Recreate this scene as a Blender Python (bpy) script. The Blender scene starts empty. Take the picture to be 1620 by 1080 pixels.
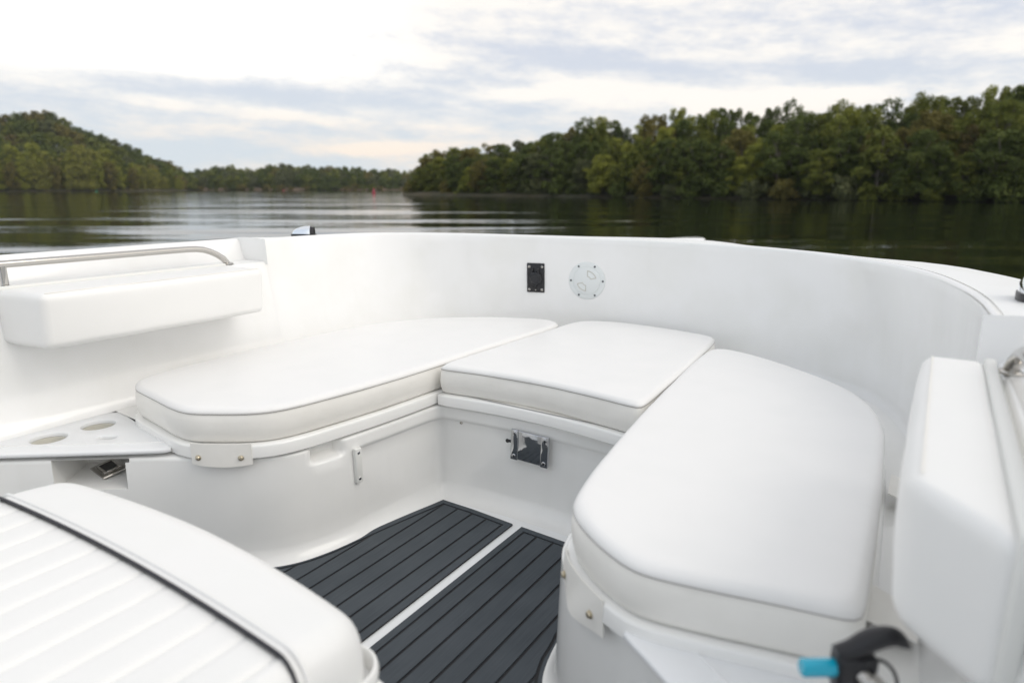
import bpy, bmesh, math, random
import numpy as np
from mathutils import Vector, Matrix, noise
from mathutils.bvhtree import BVHTree
from mathutils.geometry import delaunay_2d_cdt

scene = bpy.context.scene
COL = scene.collection
R = math.radians

# ------------------------------------------------------------------ camera
YAW = R(32.6)                      # camera heading, turned to port of the bow (+Y)
cam_d = bpy.data.cameras.new('camera')
cam = bpy.data.objects.new('camera', cam_d)
COL.objects.link(cam)
cam.location = (0, 0, 1.05)
cam.rotation_euler = (R(90 - 13.03), 0, YAW)
cam_d.sensor_width = 36
cam_d.lens = 23.333
cam_d.clip_start = 0.02
cam_d.clip_end = 20000
cam_d.dof.use_dof = True
cam_d.dof.focus_distance = 2.15
cam_d.dof.aperture_fstop = 2.2
scene.camera = cam
FWD = Vector((-math.sin(YAW), math.cos(YAW), 0))
RGT = Vector((math.cos(YAW), math.sin(YAW), 0))

# ------------------------------------------------------------------ world
SUN_AZ = R(112)                    # on the starboard side, veiled by cloud
SUN_EL = R(46)
world = bpy.data.worlds.new('World')
scene.world = world
world.use_nodes = True
nt = world.node_tree
nt.nodes.clear()
def N(t, **k):
    n = nt.nodes.new(t)
    for a, b in k.items(): setattr(n, a, b)
    return n
def lk(a, b): nt.links.new(a, b)
def mth(op, a, b=None, c=None, clamp=False):
    n = N('ShaderNodeMath', operation=op); n.use_clamp = clamp
    for i, v in enumerate((a, b, c)):
        if v is None: continue
        if isinstance(v, (int, float)): n.inputs[i].default_value = v
        else: lk(v, n.inputs[i])
    return n.outputs[0]
def sstep(x, lo, hi):
    n = N('ShaderNodeMapRange', interpolation_type='SMOOTHSTEP')
    lk(x, n.inputs[0]); n.inputs[1].default_value = lo; n.inputs[2].default_value = hi
    return n.outputs[0]
def mixc(f, a, b):
    n = N('ShaderNodeMix', data_type='RGBA')
    if isinstance(f, (int, float)): n.inputs[0].default_value = f
    else: lk(f, n.inputs[0])
    for i, v in ((6, a), (7, b)):
        if isinstance(v, tuple): n.inputs[i].default_value = (*v, 1)
        else: lk(v, n.inputs[i])
    return n.outputs[2]
tc = N('ShaderNodeTexCoord')
def dot(v):
    n = N('ShaderNodeVectorMath', operation='DOT_PRODUCT')
    lk(tc.outputs['Generated'], n.inputs[0]); n.inputs[1].default_value = v
    return n.outputs['Value']
az = mth('ARCTAN2', dot(tuple(RGT)), dot(tuple(FWD)))
el = mth('ARCSINE', dot((0, 0, 1)))
def cloudnoise(sx, sy, off, scale, detail=6, rough=.55, tilt=0.0):
    c = N('ShaderNodeCombineXYZ')
    lk(mth('MULTIPLY', az, sx), c.inputs[0])
    e2 = mth('ADD', el, mth('MULTIPLY', az, tilt))
    lk(mth('MULTIPLY', e2, sy), c.inputs[1])
    c.inputs[2].default_value = off
    n = N('ShaderNodeTexNoise')
    lk(c.outputs[0], n.inputs['Vector'])
    n.inputs['Scale'].default_value = scale
    n.inputs['Detail'].default_value = detail
    n.inputs['Roughness'].default_value = rough
    return n.outputs['Fac']
n1 = cloudnoise(1.0, 5.5, 3.1, 2.6, 7, .55, .04)
n2 = cloudnoise(1.0, 3.6, 7.7, 7.5, 8, .68, .03)
n4 = cloudnoise(1.0, 2.6, 21.7, 24, 6, .62, .05)
n3 = cloudnoise(1.0, 7.0, 12.3, 2.2, 5, .5, .05)
# brightness field: white overhead and to the left, blue-grey layers low down
lefthigh = mth('MULTIPLY', sstep(el, R(6.5), R(10)), sstep(mth('MULTIPLY', az, -1), R(3), R(20)))
lowband = mth('SUBTRACT', 1.0, sstep(el, R(5.5), R(9.5)))
w = mth('ADD', mth('MULTIPLY', mth('SUBTRACT', n1, .5), 2.6), .66)
w = mth('ADD', w, mth('MULTIPLY', mth('SUBTRACT', n2, .5), 1.8))
w = mth('ADD', w, mth('MULTIPLY', mth('SUBTRACT', n4, .5), mth('MULTIPLY', sstep(el, R(1), R(11)), 1.1)))
w = mth('ADD', w, mth('MULTIPLY', lefthigh, .75))
w = mth('SUBTRACT', w, mth('MULTIPLY', lowband, .26))
def lobe(a0, e0, sa, se, amp, tilt=0.0):
    da = mth('DIVIDE', mth('SUBTRACT', az, R(a0)), R(sa))
    de = mth('DIVIDE', mth('SUBTRACT', mth('SUBTRACT', el, R(e0)), mth('MULTIPLY', mth('SUBTRACT', az, R(a0)), tilt)), R(se))
    q = mth('ADD', mth('MULTIPLY', da, da), mth('MULTIPLY', de, de))
    return mth('MULTIPLY', mth('MULTIPLY', mth('EXPONENT', mth('MULTIPLY', q, -1)), amp), mth('ADD', mth('MULTIPLY', n2, 2.2), -.1))
for args in ((-11, 3.1, 5.5, .55, .75, .04), (-19, 5.5, 8, .45, .55, -.06), (3, 7.5, 8, .7, .5, 0), (17, 6.6, 9, .8, .55, 0), (26, 6.3, 6, .8, .8, 0)):
    w = mth('ADD', w, lobe(*args))
for args in ((-22, 7.1, 13, .8, -.5, -.03), (2, 10.6, 11, .6, -.42, -.08), (16, 9.0, 12, .5, -.35, -.05), (-2, 13.2, 9, .5, -.3, -.03)):
    w = mth('ADD', w, lobe(*args))
w = sstep(w, .05, 1.05)
grey = mixc(sstep(el, R(0), R(12)), (.74, .81, .87), (.73, .77, .86))
white = mixc(sstep(el, R(2), R(7)), (1.10, .96, .83), (1.12, 1.07, 1.0))
white = mixc(lefthigh, white, (1.42, 1.37, 1.28))
ccol = mixc(w, grey, white)
# overhead the layer is a broken white overcast; behind the viewer it is duller and bluer
over = mixc(sstep(n3, .35, .65), (.82, .86, .93), (1.03, 1.0, .965))
ccol = mixc(sstep(el, R(14), R(24)), ccol, over)
# the brightest, warmest part of the sky is low on the starboard quarter; the port quarter is dull and blue
warm = sstep(mth('COSINE', mth('SUBTRACT', az, R(118))), .05, .95)
cool = sstep(mth('COSINE', mth('ADD', az, R(128))), -.1, .85)
lowring = mth('SUBTRACT', 1.0, sstep(el, R(30), R(65)))
ccol = mixc(mth('MULTIPLY', mth('MULTIPLY', cool, lowring), .85), ccol, (.80, .88, .98))
ccol = mixc(mth('MULTIPLY', mth('MULTIPLY', warm, lowring), .9), ccol, (1.50, 1.44, 1.35))
sky = N('ShaderNodeTexSky', sky_type='NISHITA')
sky.sun_disc = False
sky.sun_elevation = SUN_EL
sun_dir = (FWD * math.cos(SUN_AZ) + RGT * math.sin(SUN_AZ))
sky.sun_rotation = math.atan2(sun_dir.x, sun_dir.y)
b1 = N('ShaderNodeBackground'); lk(sky.outputs[0], b1.inputs[0]); b1.inputs[1].default_value = .10
b2 = N('ShaderNodeBackground'); lk(ccol, b2.inputs[0]); b2.inputs[1].default_value = 1.0
mx = N('ShaderNodeMixShader'); mx.inputs[0].default_value = .92
lk(b1.outputs[0], mx.inputs[1]); lk(b2.outputs[0], mx.inputs[2])
wo = N('ShaderNodeOutputWorld'); lk(mx.outputs[0], wo.inputs[0])

sl = bpy.data.lights.new('sun', 'SUN')
sl.energy = .68; sl.angle = R(32); sl.color = (1, .95, .88)
so = bpy.data.objects.new('sun', sl); COL.objects.link(so)
sd = Vector((sun_dir.x * math.cos(SUN_EL), sun_dir.y * math.cos(SUN_EL), math.sin(SUN_EL)))
so.rotation_euler = sd.to_track_quat('Z', 'Y').to_euler()
so.location = (0, 0, 60)
scene.view_settings.view_transform = 'Standard'
scene.view_settings.look = 'None'
scene.view_settings.exposure = 0.0
scene.view_settings.gamma = 1

# ------------------------------------------------------------------ materials
def mat(name, col, rough=.5, metal=0, coat=0, bump=None, var=None, spec=.5, ior=None, transl=0, sheen=0):
    m = bpy.data.materials.new(name); m.use_nodes = True
    t = m.node_tree; p = t.nodes['Principled BSDF']
    p.inputs['Base Color'].default_value = (*col, 1)
    p.inputs['Roughness'].default_value = rough
    p.inputs['Metallic'].default_value = metal
    p.inputs['Coat Weight'].default_value = coat
    p.inputs['Coat Roughness'].default_value = .06
    p.inputs['Specular IOR Level'].default_value = spec
    if ior: p.inputs['IOR'].default_value = ior
    co = t.nodes.new('ShaderNodeTexCoord')
    if var:                        # (scale, darker colour, amount)
        n = t.nodes.new('ShaderNodeTexNoise'); n.inputs['Scale'].default_value = var[0]; n.inputs['Detail'].default_value = 6
        t.links.new(co.outputs['Object'], n.inputs['Vector'])
        r = t.nodes.new('ShaderNodeMapRange'); r.inputs[1].default_value = .42; r.inputs[2].default_value = .72
        r.inputs[4].default_value = var[2]
        t.links.new(n.outputs['Fac'], r.inputs[0])
        x = t.nodes.new('ShaderNodeMix'); x.data_type = 'RGBA'
        x.inputs[6].default_value = (*col, 1); x.inputs[7].default_value = (*var[1], 1)
        t.links.new(r.outputs[0], x.inputs[0]); t.links.new(x.outputs[2], p.inputs['Base Color'])
    if bump:
        prev = None
        for sc, st, dist in bump:
            n = t.nodes.new('ShaderNodeTexNoise'); n.inputs['Scale'].default_value = sc; n.inputs['Detail'].default_value = 3
            t.links.new(co.outputs['Object'], n.inputs['Vector'])
            b = t.nodes.new('ShaderNodeBump'); b.inputs['Strength'].default_value = st; b.inputs['Distance'].default_value = dist
            t.links.new(n.outputs['Fac'], b.inputs['Height'])
            if prev: t.links.new(prev.outputs[0], b.inputs['Normal'])
            prev = b
        t.links.new(prev.outputs[0], p.inputs['Normal'])
    return m
GEL = mat('gelcoat', (.90, .90, .895), .12, coat=.8, bump=[(3, .12, .02), (260, .03, .0006)], var=(5, (.83, .83, .80), .6))
GELD = mat('gelcoat_deck', (.88, .885, .88), .38, bump=[(3, .1, .02), (300, .15, .0006)], var=(6, (.83, .83, .81), .6))
GELB = mat('gelcoat_base', (.91, .905, .885), .16, coat=.4, bump=[(2.5, .12, .02)], var=(7, (.86, .86, .835), .5))
def streaks(m, col):
    """faint vertical run marks from rain and washing, in the colour and in the gloss"""
    t = m.node_tree; p = t.nodes['Principled BSDF']; co = t.nodes.new('ShaderNodeTexCoord')
    mp = t.nodes.new('ShaderNodeMapping'); mp.inputs['Scale'].default_value = (16, 16, .9)
    n = t.nodes.new('ShaderNodeTexNoise'); n.inputs['Scale'].default_value = 1; n.inputs['Detail'].default_value = 4
    t.links.new(co.outputs['Object'], mp.inputs[0]); t.links.new(mp.outputs[0], n.inputs['Vector'])
    r = t.nodes.new('ShaderNodeMapRange'); r.inputs[1].default_value = .56; r.inputs[2].default_value = .74; r.inputs[4].default_value = .14
    t.links.new(n.outputs['Fac'], r.inputs[0])
    x = t.nodes.new('ShaderNodeMix'); x.data_type = 'RGBA'; x.inputs[7].default_value = (*col, 1)
    old = p.inputs['Base Color'].links[0].from_socket
    t.links.new(old, x.inputs[6]); t.links.new(r.outputs[0], x.inputs[0]); t.links.new(x.outputs[2], p.inputs['Base Color'])
    r2 = t.nodes.new('ShaderNodeMapRange'); r2.inputs[3].default_value = p.inputs['Roughness'].default_value; r2.inputs[4].default_value = .24
    t.links.new(n.outputs['Fac'], r2.inputs[0]); t.links.new(r2.outputs[0], p.inputs['Roughness'])
streaks(GEL, (.80, .80, .76)); streaks(GELB, (.79, .785, .74))
NONSKID = mat('nonskid_deck', (.89, .90, .90), .42, bump=[(350, .4, .001)])
VIN = mat('vinyl_top', (.885, .875, .86), .42, bump=[(900, .12, .0006), (14, .25, .003)], var=(9, (.85, .845, .83), .5))
VIN2 = mat('vinyl_band', (.89, .87, .825), .45, bump=[(900, .12, .0006), (22, .3, .003)], var=(12, (.84, .82, .77), .6))  # same vinyl as the tops, bounced-light warmth and some dirt in its colour
VIN3 = mat('vinyl_seat', (.88, .875, .86), .42, bump=[(900, .1, .0006), (10, .2, .003)], var=(8, (.85, .85, .83), .5))
SEAM = mat('seam_thread', (.40, .38, .36), .7)
PIPE = mat('dark_piping', (.02, .02, .028), .5)
SS = mat('stainless', (.56, .54, .51), .10, metal=1, bump=[(60, .06, .001)])
SSD = mat('polished_plate', (.50, .51, .53), .07, metal=1, bump=[(14, .22, .006)])
CHR = mat('chrome', (.85, .88, .92), .06, metal=1)
DSC = mat('dark_screw', (.10, .11, .12), .35, metal=.6)
SNAP = mat('snap_metal', (.62, .55, .42), .3, metal=1)
BLK = mat('black_plastic', (.012, .012, .015), .35)
BLKR = mat('black_rubber', (.016, .017, .02), .42, bump=[(300, .1, .0005)])
HOLE = mat('dark_gap', (.008, .008, .01), .6)
RECESS_SHADE = mat('recess_shade', (.56, .55, .50), .5)  # darker beige stands in for shade inside the finger recesses
WPL = mat('white_plastic', (.80, .80, .77), .35)
PLATE = mat('deck_plate_plastic', (.78, .81, .81), .38)
CREAM = mat('cup_holder_inside', (.70, .68, .61), .45)  # cream, darkened so the shade of the depth sits in the colour
CYAN = mat('cyan_plastic', (.0, .42, .60), .25, coat=.5)
CONS = mat('console_panel', (.86, .87, .88), .36, bump=[(500, .08, .0006)], var=(8, (.83, .84, .85), .5))
HULLM = mat('hull_gelcoat', (.78, .79, .80), .15, coat=.5)

def foam_mat():
    m = bpy.data.materials.new('brushed_foam'); m.use_nodes = True
    t = m.node_tree; p = t.nodes['Principled BSDF']; p.inputs['Roughness'].default_value = .62
    co = t.nodes.new('ShaderNodeTexCoord'); mp = t.nodes.new('ShaderNodeMapping'); mp.inputs['Scale'].default_value = (420, 9, 420)
    t.links.new(co.outputs['Object'], mp.inputs[0])
    n = t.nodes.new('ShaderNodeTexNoise'); n.inputs['Scale'].default_value = 1; n.inputs['Detail'].default_value = 3
    t.links.new(mp.outputs[0], n.inputs['Vector'])
    n2 = t.nodes.new('ShaderNodeTexNoise'); n2.inputs['Scale'].default_value = 6; n2.inputs['Detail'].default_value = 5
    t.links.new(co.outputs['Object'], n2.inputs['Vector'])
    a = t.nodes.new('ShaderNodeMath'); a.operation = 'ADD'; t.links.new(n.outputs['Fac'], a.inputs[0]); t.links.new(n2.outputs['Fac'], a.inputs[1])
    r = t.nodes.new('ShaderNodeValToRGB'); r.color_ramp.elements[0].position = .3; r.color_ramp.elements[1].position = .75
    r.color_ramp.elements[0].color = (.034, .044, .054, 1); r.color_ramp.elements[1].color = (.070, .083, .097, 1)
    h = t.nodes.new('ShaderNodeMath'); h.operation = 'MULTIPLY'; h.inputs[1].default_value = .5; t.links.new(a.outputs[0], h.inputs[0])
    t.links.new(h.outputs[0], r.inputs[0]); t.links.new(r.outputs[0], p.inputs['Base Color'])
    b = t.nodes.new('ShaderNodeBump'); b.inputs['Strength'].default_value = .35; b.inputs['Distance'].default_value = .001
    t.links.new(n.outputs['Fac'], b.inputs['Height']); t.links.new(b.outputs[0], p.inputs['Normal'])
    return m
FOAM = foam_mat()

# ------------------------------------------------------------------ helpers
def tag(o, label=None, cat=None, group=None, kind=None):
    if label: o['label'] = label
    if cat: o['category'] = cat
    if group: o['group'] = group
    if kind: o['kind'] = kind
    return o
def empty(name, loc=(0, 0, 0)):
    o = bpy.data.objects.new(name, None); COL.objects.link(o); o.location = loc
    o.empty_display_size = .1
    return o
def obj(name, bm, m, parent=None, smooth=True, sharp=35, recalc=True):
    if recalc: bmesh.ops.recalc_face_normals(bm, faces=bm.faces)
    me = bpy.data.meshes.new(name)
    for f in bm.faces: f.smooth = smooth
    if smooth and sharp:
        for e in bm.edges:
            if len(e.link_faces) == 2 and e.calc_face_angle(0) > R(sharp): e.smooth = False
    bm.to_mesh(me); bm.free()
    for mm in (m if isinstance(m, (list, tuple)) else [m]): me.materials.append(mm)
    o = bpy.data.objects.new(name, me); COL.objects.link(o)
    if parent:
        o.parent = parent
        # parents sit unrotated, so subtract their place to keep world coordinates
        p = Vector((0, 0, 0)); q = parent
        while q: p += q.location; q = q.parent
        o.location = -p
    return o
def catmull(pts, n, closed=False):
    """resample a polyline through a Catmull-Rom spline, n points equally spaced"""
    P = [np.array(p, float) for p in pts]
    m = len(P); dense = []
    segs = m if closed else m - 1
    for i in range(segs):
        p1, p2 = P[i], P[(i + 1) % m]
        p0 = P[i - 1] if (closed or i > 0) else 2 * p1 - p2
        p3 = P[(i + 2) % m] if (closed or i + 2 < m) else 2 * p2 - p1
        for k in range(16):
            t = k / 16
            dense.append(.5 * ((2 * p1) + (-p0 + p2) * t + (2 * p0 - 5 * p1 + 4 * p2 - p3) * t * t + (-p0 + 3 * p1 - 3 * p2 + p3) * t ** 3))
    dense.append(P[0] if closed else P[-1])
    D = np.array(dense)
    return resample(D, n, closed)
def resample(D, n, closed=False):
    D = np.array(D, float)
    s = np.concatenate([[0], np.cumsum(np.linalg.norm(np.diff(D, axis=0), axis=1))])
    t = np.linspace(0, s[-1], n + 1 if closed else n)
    out = np.stack([np.interp(t, s, D[:, k]) for k in range(D.shape[1])], 1)
    return out[:-1] if closed else out
def chaikin(P, it=2, closed=True):
    P = [np.array(p, float) for p in P]
    for _ in range(it):
        Q = []
        n = len(P)
        if closed:
            for i in range(n):
                a, b = P[i], P[(i + 1) % n]; Q += [a * .75 + b * .25, a * .25 + b * .75]
        else:
            Q = [P[0]]
            for i in range(n - 1):
                a, b = P[i], P[i + 1]; Q += [a * .75 + b * .25, a * .25 + b * .75]
            Q.append(P[-1])
        P = Q
    return np.array(P)
def area2(P): return .5 * sum(P[i][0] * P[(i + 1) % len(P)][1] - P[(i + 1) % len(P)][0] * P[i][1] for i in range(len(P)))
def normals2(P, closed=True, miter=False):
    """unit normals pointing outward of a counter-clockwise closed path (to the right of travel)"""
    P = np.array(P)[:, :2]; n = len(P); out = []
    for i in range(n):
        a = P[i - 1] if (closed or i > 0) else P[i]
        b = P[(i + 1) % n] if (closed or i < n - 1) else P[i]
        e1 = P[i] - a; e2 = b - P[i]
        e1 = e1 / (np.linalg.norm(e1) + 1e-12); e2 = e2 / (np.linalg.norm(e2) + 1e-12)
        d = e1 + e2; d = d / (np.linalg.norm(d) + 1e-9)
        k = 1 / max(.5, max(float(d @ e1), float(d @ e2))) if miter else 1
        out.append((d[1] * k, -d[0] * k))
    return np.array(out)
def ccw(P): return P if area2(P) > 0 else P[::-1]
def grid(bm, rings, closed=False, mi=0):
    V = [[bm.verts.new(tuple(p)) for p in r] for r in rings]
    for a, b in zip(V[:-1], V[1:]):
        n = len(a)
        for i in range(n if closed else n - 1):
            j = (i + 1) % n
            f = bm.faces.new((a[i], a[j], b[j], b[i])); f.material_index = mi
    return V
def box(bm, lo, hi, bev=0, seg=2, M=None):
    b2 = bmesh.new()
    bmesh.ops.create_cube(b2, size=1)
    for v in b2.verts:
        v.co = Vector([lo[k] + (v.co[k] + .5) * (hi[k] - lo[k]) for k in range(3)])
    if bev: bmesh.ops.bevel(b2, geom=list(b2.edges), offset=bev, segments=seg, profile=.5, affect='EDGES')
    if M: bmesh.ops.transform(b2, matrix=M, verts=b2.verts)
    me = bpy.data.meshes.new('tmp'); b2.to_mesh(me); b2.free(); bm.from_mesh(me); bpy.data.meshes.remove(me)
def tube(bm, pts, r, seg=12, cap=True):
    pts = [Vector(p) for p in pts]; n = len(pts)
    rr = r if isinstance(r, (list, tuple, np.ndarray)) else [r] * n
    up = Vector((0, 0, 1)); rings = []; prevx = None
    for i, p in enumerate(pts):
        d = (pts[min(i + 1, n - 1)] - pts[max(i - 1, 0)]).normalized()
        x = (prevx - d * prevx.dot(d)) if prevx else d.cross(up if abs(d.z) < .9 else Vector((1, 0, 0)))
        x.normalize(); prevx = x; y = d.cross(x)
        rings.append([p + (x * math.cos(a) + y * math.sin(a)) * rr[i] for a in [2 * math.pi * k / seg for k in range(seg)]])
    V = grid(bm, rings, True)
    if cap: bm.faces.new(V[0][::-1]); bm.faces.new(V[-1])
def lathe(bm, prof, M=None, seg=32, cap=True):
    """prof = [(radius, height)] turned about Z, then moved by M"""
    rings = []
    for r, h in prof:
        ring = [Vector((r * math.cos(a), r * math.sin(a), h)) for a in [2 * math.pi * k / seg for k in range(seg)]]
        rings.append([M @ p if M else p for p in ring])
    V = grid(bm, rings, True)
    if cap: bm.faces.new(V[0][::-1]); bm.faces.new(V[-1])
def frame(loc, nrm, up=Vector((0, 0, 1))):
    """matrix: local Z along nrm, local Y up"""
    z = Vector(nrm).normalized(); x = up.cross(z).normalized(); y = z.cross(x)
    M = Matrix((x, y, z)).transposed().to_4x4(); M.translation = Vector(loc); return M
def sm(x, a, b):
    t = min(1, max(0, (x - a) / (b - a))); return t * t * (3 - 2 * t)
def inside(p, P):
    c = False; n = len(P)
    for i in range(n):
        a, b = P[i], P[i - 1]
        if (a[1] > p[1]) != (b[1] > p[1]) and p[0] < (b[0] - a[0]) * (p[1] - a[1]) / (b[1] - a[1]) + a[0]: c = not c
    return c
def dist_poly(p, P):
    P = np.array(P)[:, :2]; A = P; B = np.roll(P, -1, 0); p = np.array(p[:2])
    d = B - A; t = np.clip(((p - A) * d).sum(1) / ((d * d).sum(1) + 1e-12), 0, 1)
    return np.sqrt((((A + d * t[:, None]) - p) ** 2).sum(1).min())
def fill(bm, ringv, step, zf, holes=()):
    """fill a closed ring of bmesh verts with a triangulated surface z=zf(x,y,dist)"""
    P = [(v.co.x, v.co.y) for v in ringv]
    pts = [Vector(p) for p in P]; edges = [(i, (i + 1) % len(P)) for i in range(len(P))]
    hs = []
    for H in holes:
        s = len(pts); pts += [Vector((v.co.x, v.co.y)) for v in H]; edges += [(s + i, s + (i + 1) % len(H)) for i in range(len(H))]
        hs.append([(v.co.x, v.co.y) for v in H])
    fixed = list(ringv) + [v for H in holes for v in H]
    x0, x1 = min(p[0] for p in P), max(p[0] for p in P); y0, y1 = min(p[1] for p in P), max(p[1] for p in P)
    if step:
        k = 0; y = y0
        while y < y1:
            x = x0 + (step / 2 if k % 2 else 0)
            while x < x1:
                if inside((x, y), P) and dist_poly((x, y), P) > step * .5 and not any(inside((x, y), h) or dist_poly((x, y), h) < step * .5 for h in hs):
                    pts.append(Vector((x, y)))
                x += step
            y += step * .866; k += 1
    vo, eo, fo, ov, oe, of = delaunay_2d_cdt(pts, edges, [], 0, 1e-6)
    vs = []
    for i, v in enumerate(vo):
        o = [q for q in ov[i] if q < len(fixed)]
        if o: vs.append(fixed[o[0]])
        else:
            d = dist_poly((v.x, v.y), P); vs.append(bm.verts.new((v.x, v.y, zf(v.x, v.y, d))))
    for f in fo:
        c = ((vo[f[0]].x + vo[f[1]].x + vo[f[2]].x) / 3, (vo[f[0]].y + vo[f[1]].y + vo[f[2]].y) / 3)
        if not inside(c, P) or any(inside(c, h) for h in hs): continue
        try: bm.faces.new([vs[i] for i in f])
        except ValueError: pass
def mirror(P): return [(-2.04 - p[0], *p[1:]) for p in P][::-1]

# ================================================================== SETTING
WZ = -.30
def W(px, depth, z=0.0):           # bearing (tan = (px-810)/1077.7) and depth to a place
    v = FWD * depth + RGT * depth * (px - 810) / 1077.7
    return Vector((v.x, v.y, z))

def water_mat():
    m = bpy.data.materials.new('river_water'); m.use_nodes = True
    t = m.node_tree; p = t.nodes['Principled BSDF']
    p.inputs['Base Color'].default_value = (.010, .013, .006, 1)
    p.inputs['Roughness'].default_value = .03; p.inputs['IOR'].default_value = 1.33
    co = t.nodes.new('ShaderNodeTexCoord')
    mp = t.nodes.new('ShaderNodeMapping'); mp.vector_type = 'TEXTURE'
    mp.inputs['Rotation'].default_value = (0, 0, YAW); mp.inputs['Scale'].default_value = (4.5, 1, 1)
    t.links.new(co.outputs['Object'], mp.inputs[0])
    prev = None
    for sc, st, dist, det in ((.16, .75, .30, 2), (.9, .35, .05, 3), (5, .35, .008, 3)):
        n = t.nodes.new('ShaderNodeTexNoise'); n.inputs['Scale'].default_value = sc; n.inputs['Detail'].default_value = det
        t.links.new(mp.outputs[0], n.inputs['Vector'])
        b = t.nodes.new('ShaderNodeBump'); b.inputs['Strength'].default_value = st; b.inputs['Distance'].default_value = dist
        t.links.new(n.outputs['Fac'], b.inputs['Height'])
        if prev: t.links.new(prev.outputs[0], b.inputs['Normal'])
        prev = b
    t.links.new(prev.outputs[0], p.inputs['Normal'])
    return m
bm = bmesh.new()
v = [bm.verts.new(p) for p in ((-6000, -6000, WZ), (6000, -6000, WZ), (6000, 6000, WZ), (-6000, 6000, WZ))]
bm.faces.new(v)
tag(obj('water', bm, water_mat(), smooth=False), 'calm dark river water with soft long ripples', None, None, 'structure')
SOIL = mat('river_bank_soil', (.16, .10, .06), .9, bump=[(.6, .6, .3)], var=(.25, (.06, .055, .025), 1))
CLAY = mat('red_clay_bank', (.13, .09, .058), .9, bump=[(.8, .6, .3)], var=(.11, (.06, .05, .03), 1))
LITTER = mat('forest_floor', (.035, .036, .015), .95, bump=[(.5, .6, .4)], var=(.2, (.06, .045, .02), 1))

def terrain(name, near, far_off, heights, m, label):
    """bank: near = waterline points, heights = [(distance inland, z)]"""
    P = catmull([tuple(p)[:2] for p in near], 90)
    nr = normals2(P, False)        # to the right of travel
    rng = random.Random(5)
    rings = []
    for d, z in heights:
        ring = []
        for i, p in enumerate(P):
            q = p + nr[i] * d * far_off
            zz = z(i / 89, d) if callable(z) else z
            zz += noise.noise(Vector((q[0] * .12, q[1] * .12, 0))) * min(1.2, abs(d) * .12)
            ring.append((q[0], q[1], zz))
        rings.append(ring)
    bm = bmesh.new(); grid(bm, rings)
    return tag(obj(name, bm, m), label, None, None, 'structure')
# right bank runs from the headland to beside the boat
RB = [W(640, 128), W(700, 122), W(850, 106), W(1000, 95), W(1200, 82), W(1400, 73), W(1620, 64.5), W(1900, 56), W(2300, 47)]
terrain('ground', [W(655, 165), W(638, 140)] + RB, -1, [(-3, -1.2), (0, WZ - .05), (1.5, .1), (6, .5), (20, 1.1), (60, 2.0)], LITTER, 'low wooded right bank of the river')
LB = [W(-700, 190), W(-300, 222), W(0, 250), W(150, 268), W(280, 290), W(296, 330), W(300, 400)]
def hz(u, d): return np.interp(d, (0, 12, 30, 60, 95, 130), (0, 1.5, 3.5, 9, 16, 17)) * float(np.interp(u, (0, .35, .52, .70, .80, .9, 1), (.8, .95, 1.15, .85, .5, .15, .08)))
terrain('hill', LB, -1, [(-3, -1.5), (0, WZ - .05), (2, .3), (12, hz), (30, hz), (45, hz), (60, hz), (78, hz), (95, hz), (130, hz)], LITTER, 'wooded hill rising behind the left bank')
FB = [W(200, 395), W(290, 375), W(400, 368), W(520, 360), W(600, 362), W(660, 375), W(760, 400)]
terrain('river_bank', FB, -1, [(-3, -1.5), (0, WZ - .05), (1.2, .5), (4, 1.0), (20, 1.6), (70, 5)], CLAY, 'far river bank with bare red clay along the waterline')

# ---- foliage
def leafmat(name, c1, c2, c3):
    m = bpy.data.materials.new(name); m.use_nodes = True
    t = m.node_tree; p = t.nodes['Principled BSDF']
    p.inputs['Roughness'].default_value = .75; p.inputs['Specular IOR Level'].default_value = .25
    co = t.nodes.new('ShaderNodeTexCoord'); oi = t.nodes.new('ShaderNodeObjectInfo')
    ad = t.nodes.new('ShaderNodeVectorMath'); ad.operation = 'ADD'
    t.links.new(co.outputs['Object'], ad.inputs[0]); 
    sc = t.nodes.new('ShaderNodeVectorMath'); sc.operation = 'SCALE'; sc.inputs['Scale'].default_value = 37
    cb = t.nodes.new('ShaderNodeCombineXYZ')
    for k in range(3): t.links.new(oi.outputs['Random'], cb.inputs[k])
    t.links.new(cb.outputs[0], sc.inputs[0]); t.links.new(sc.outputs[0], ad.inputs[1])
    n = t.nodes.new('ShaderNodeTexNoise'); n.inputs['Scale'].default_value = .45; n.inputs['Detail'].default_value = 5; n.inputs['Roughness'].default_value = .7
    t.links.new(ad.outputs[0], n.inputs['Vector'])
    r = t.nodes.new('ShaderNodeValToRGB'); cr = r.color_ramp
    cr.elements[0].position = .3; cr.elements[0].color = (*c1, 1)
    cr.elements[1].position = .72; cr.elements[1].color = (*c3, 1)
    e = cr.elements.new(.5); e.color = (*c2, 1)
    t.links.new(n.outputs['Fac'], r.inputs[0]); t.links.new(r.outputs[0], p.inputs['Base Color'])
    tr = t.nodes.new('ShaderNodeBsdfTranslucent'); t.links.new(r.outputs[0], tr.inputs[0])
    ms = t.nodes.new('ShaderNodeMixShader'); ms.inputs[0].default_value = .25
    t.links.new(p.outputs[0], ms.inputs[1]); t.links.new(tr.outputs[0], ms.inputs[2])
    t.links.new(ms.outputs[0], t.nodes['Material Output'].inputs[0])
    return m
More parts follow.
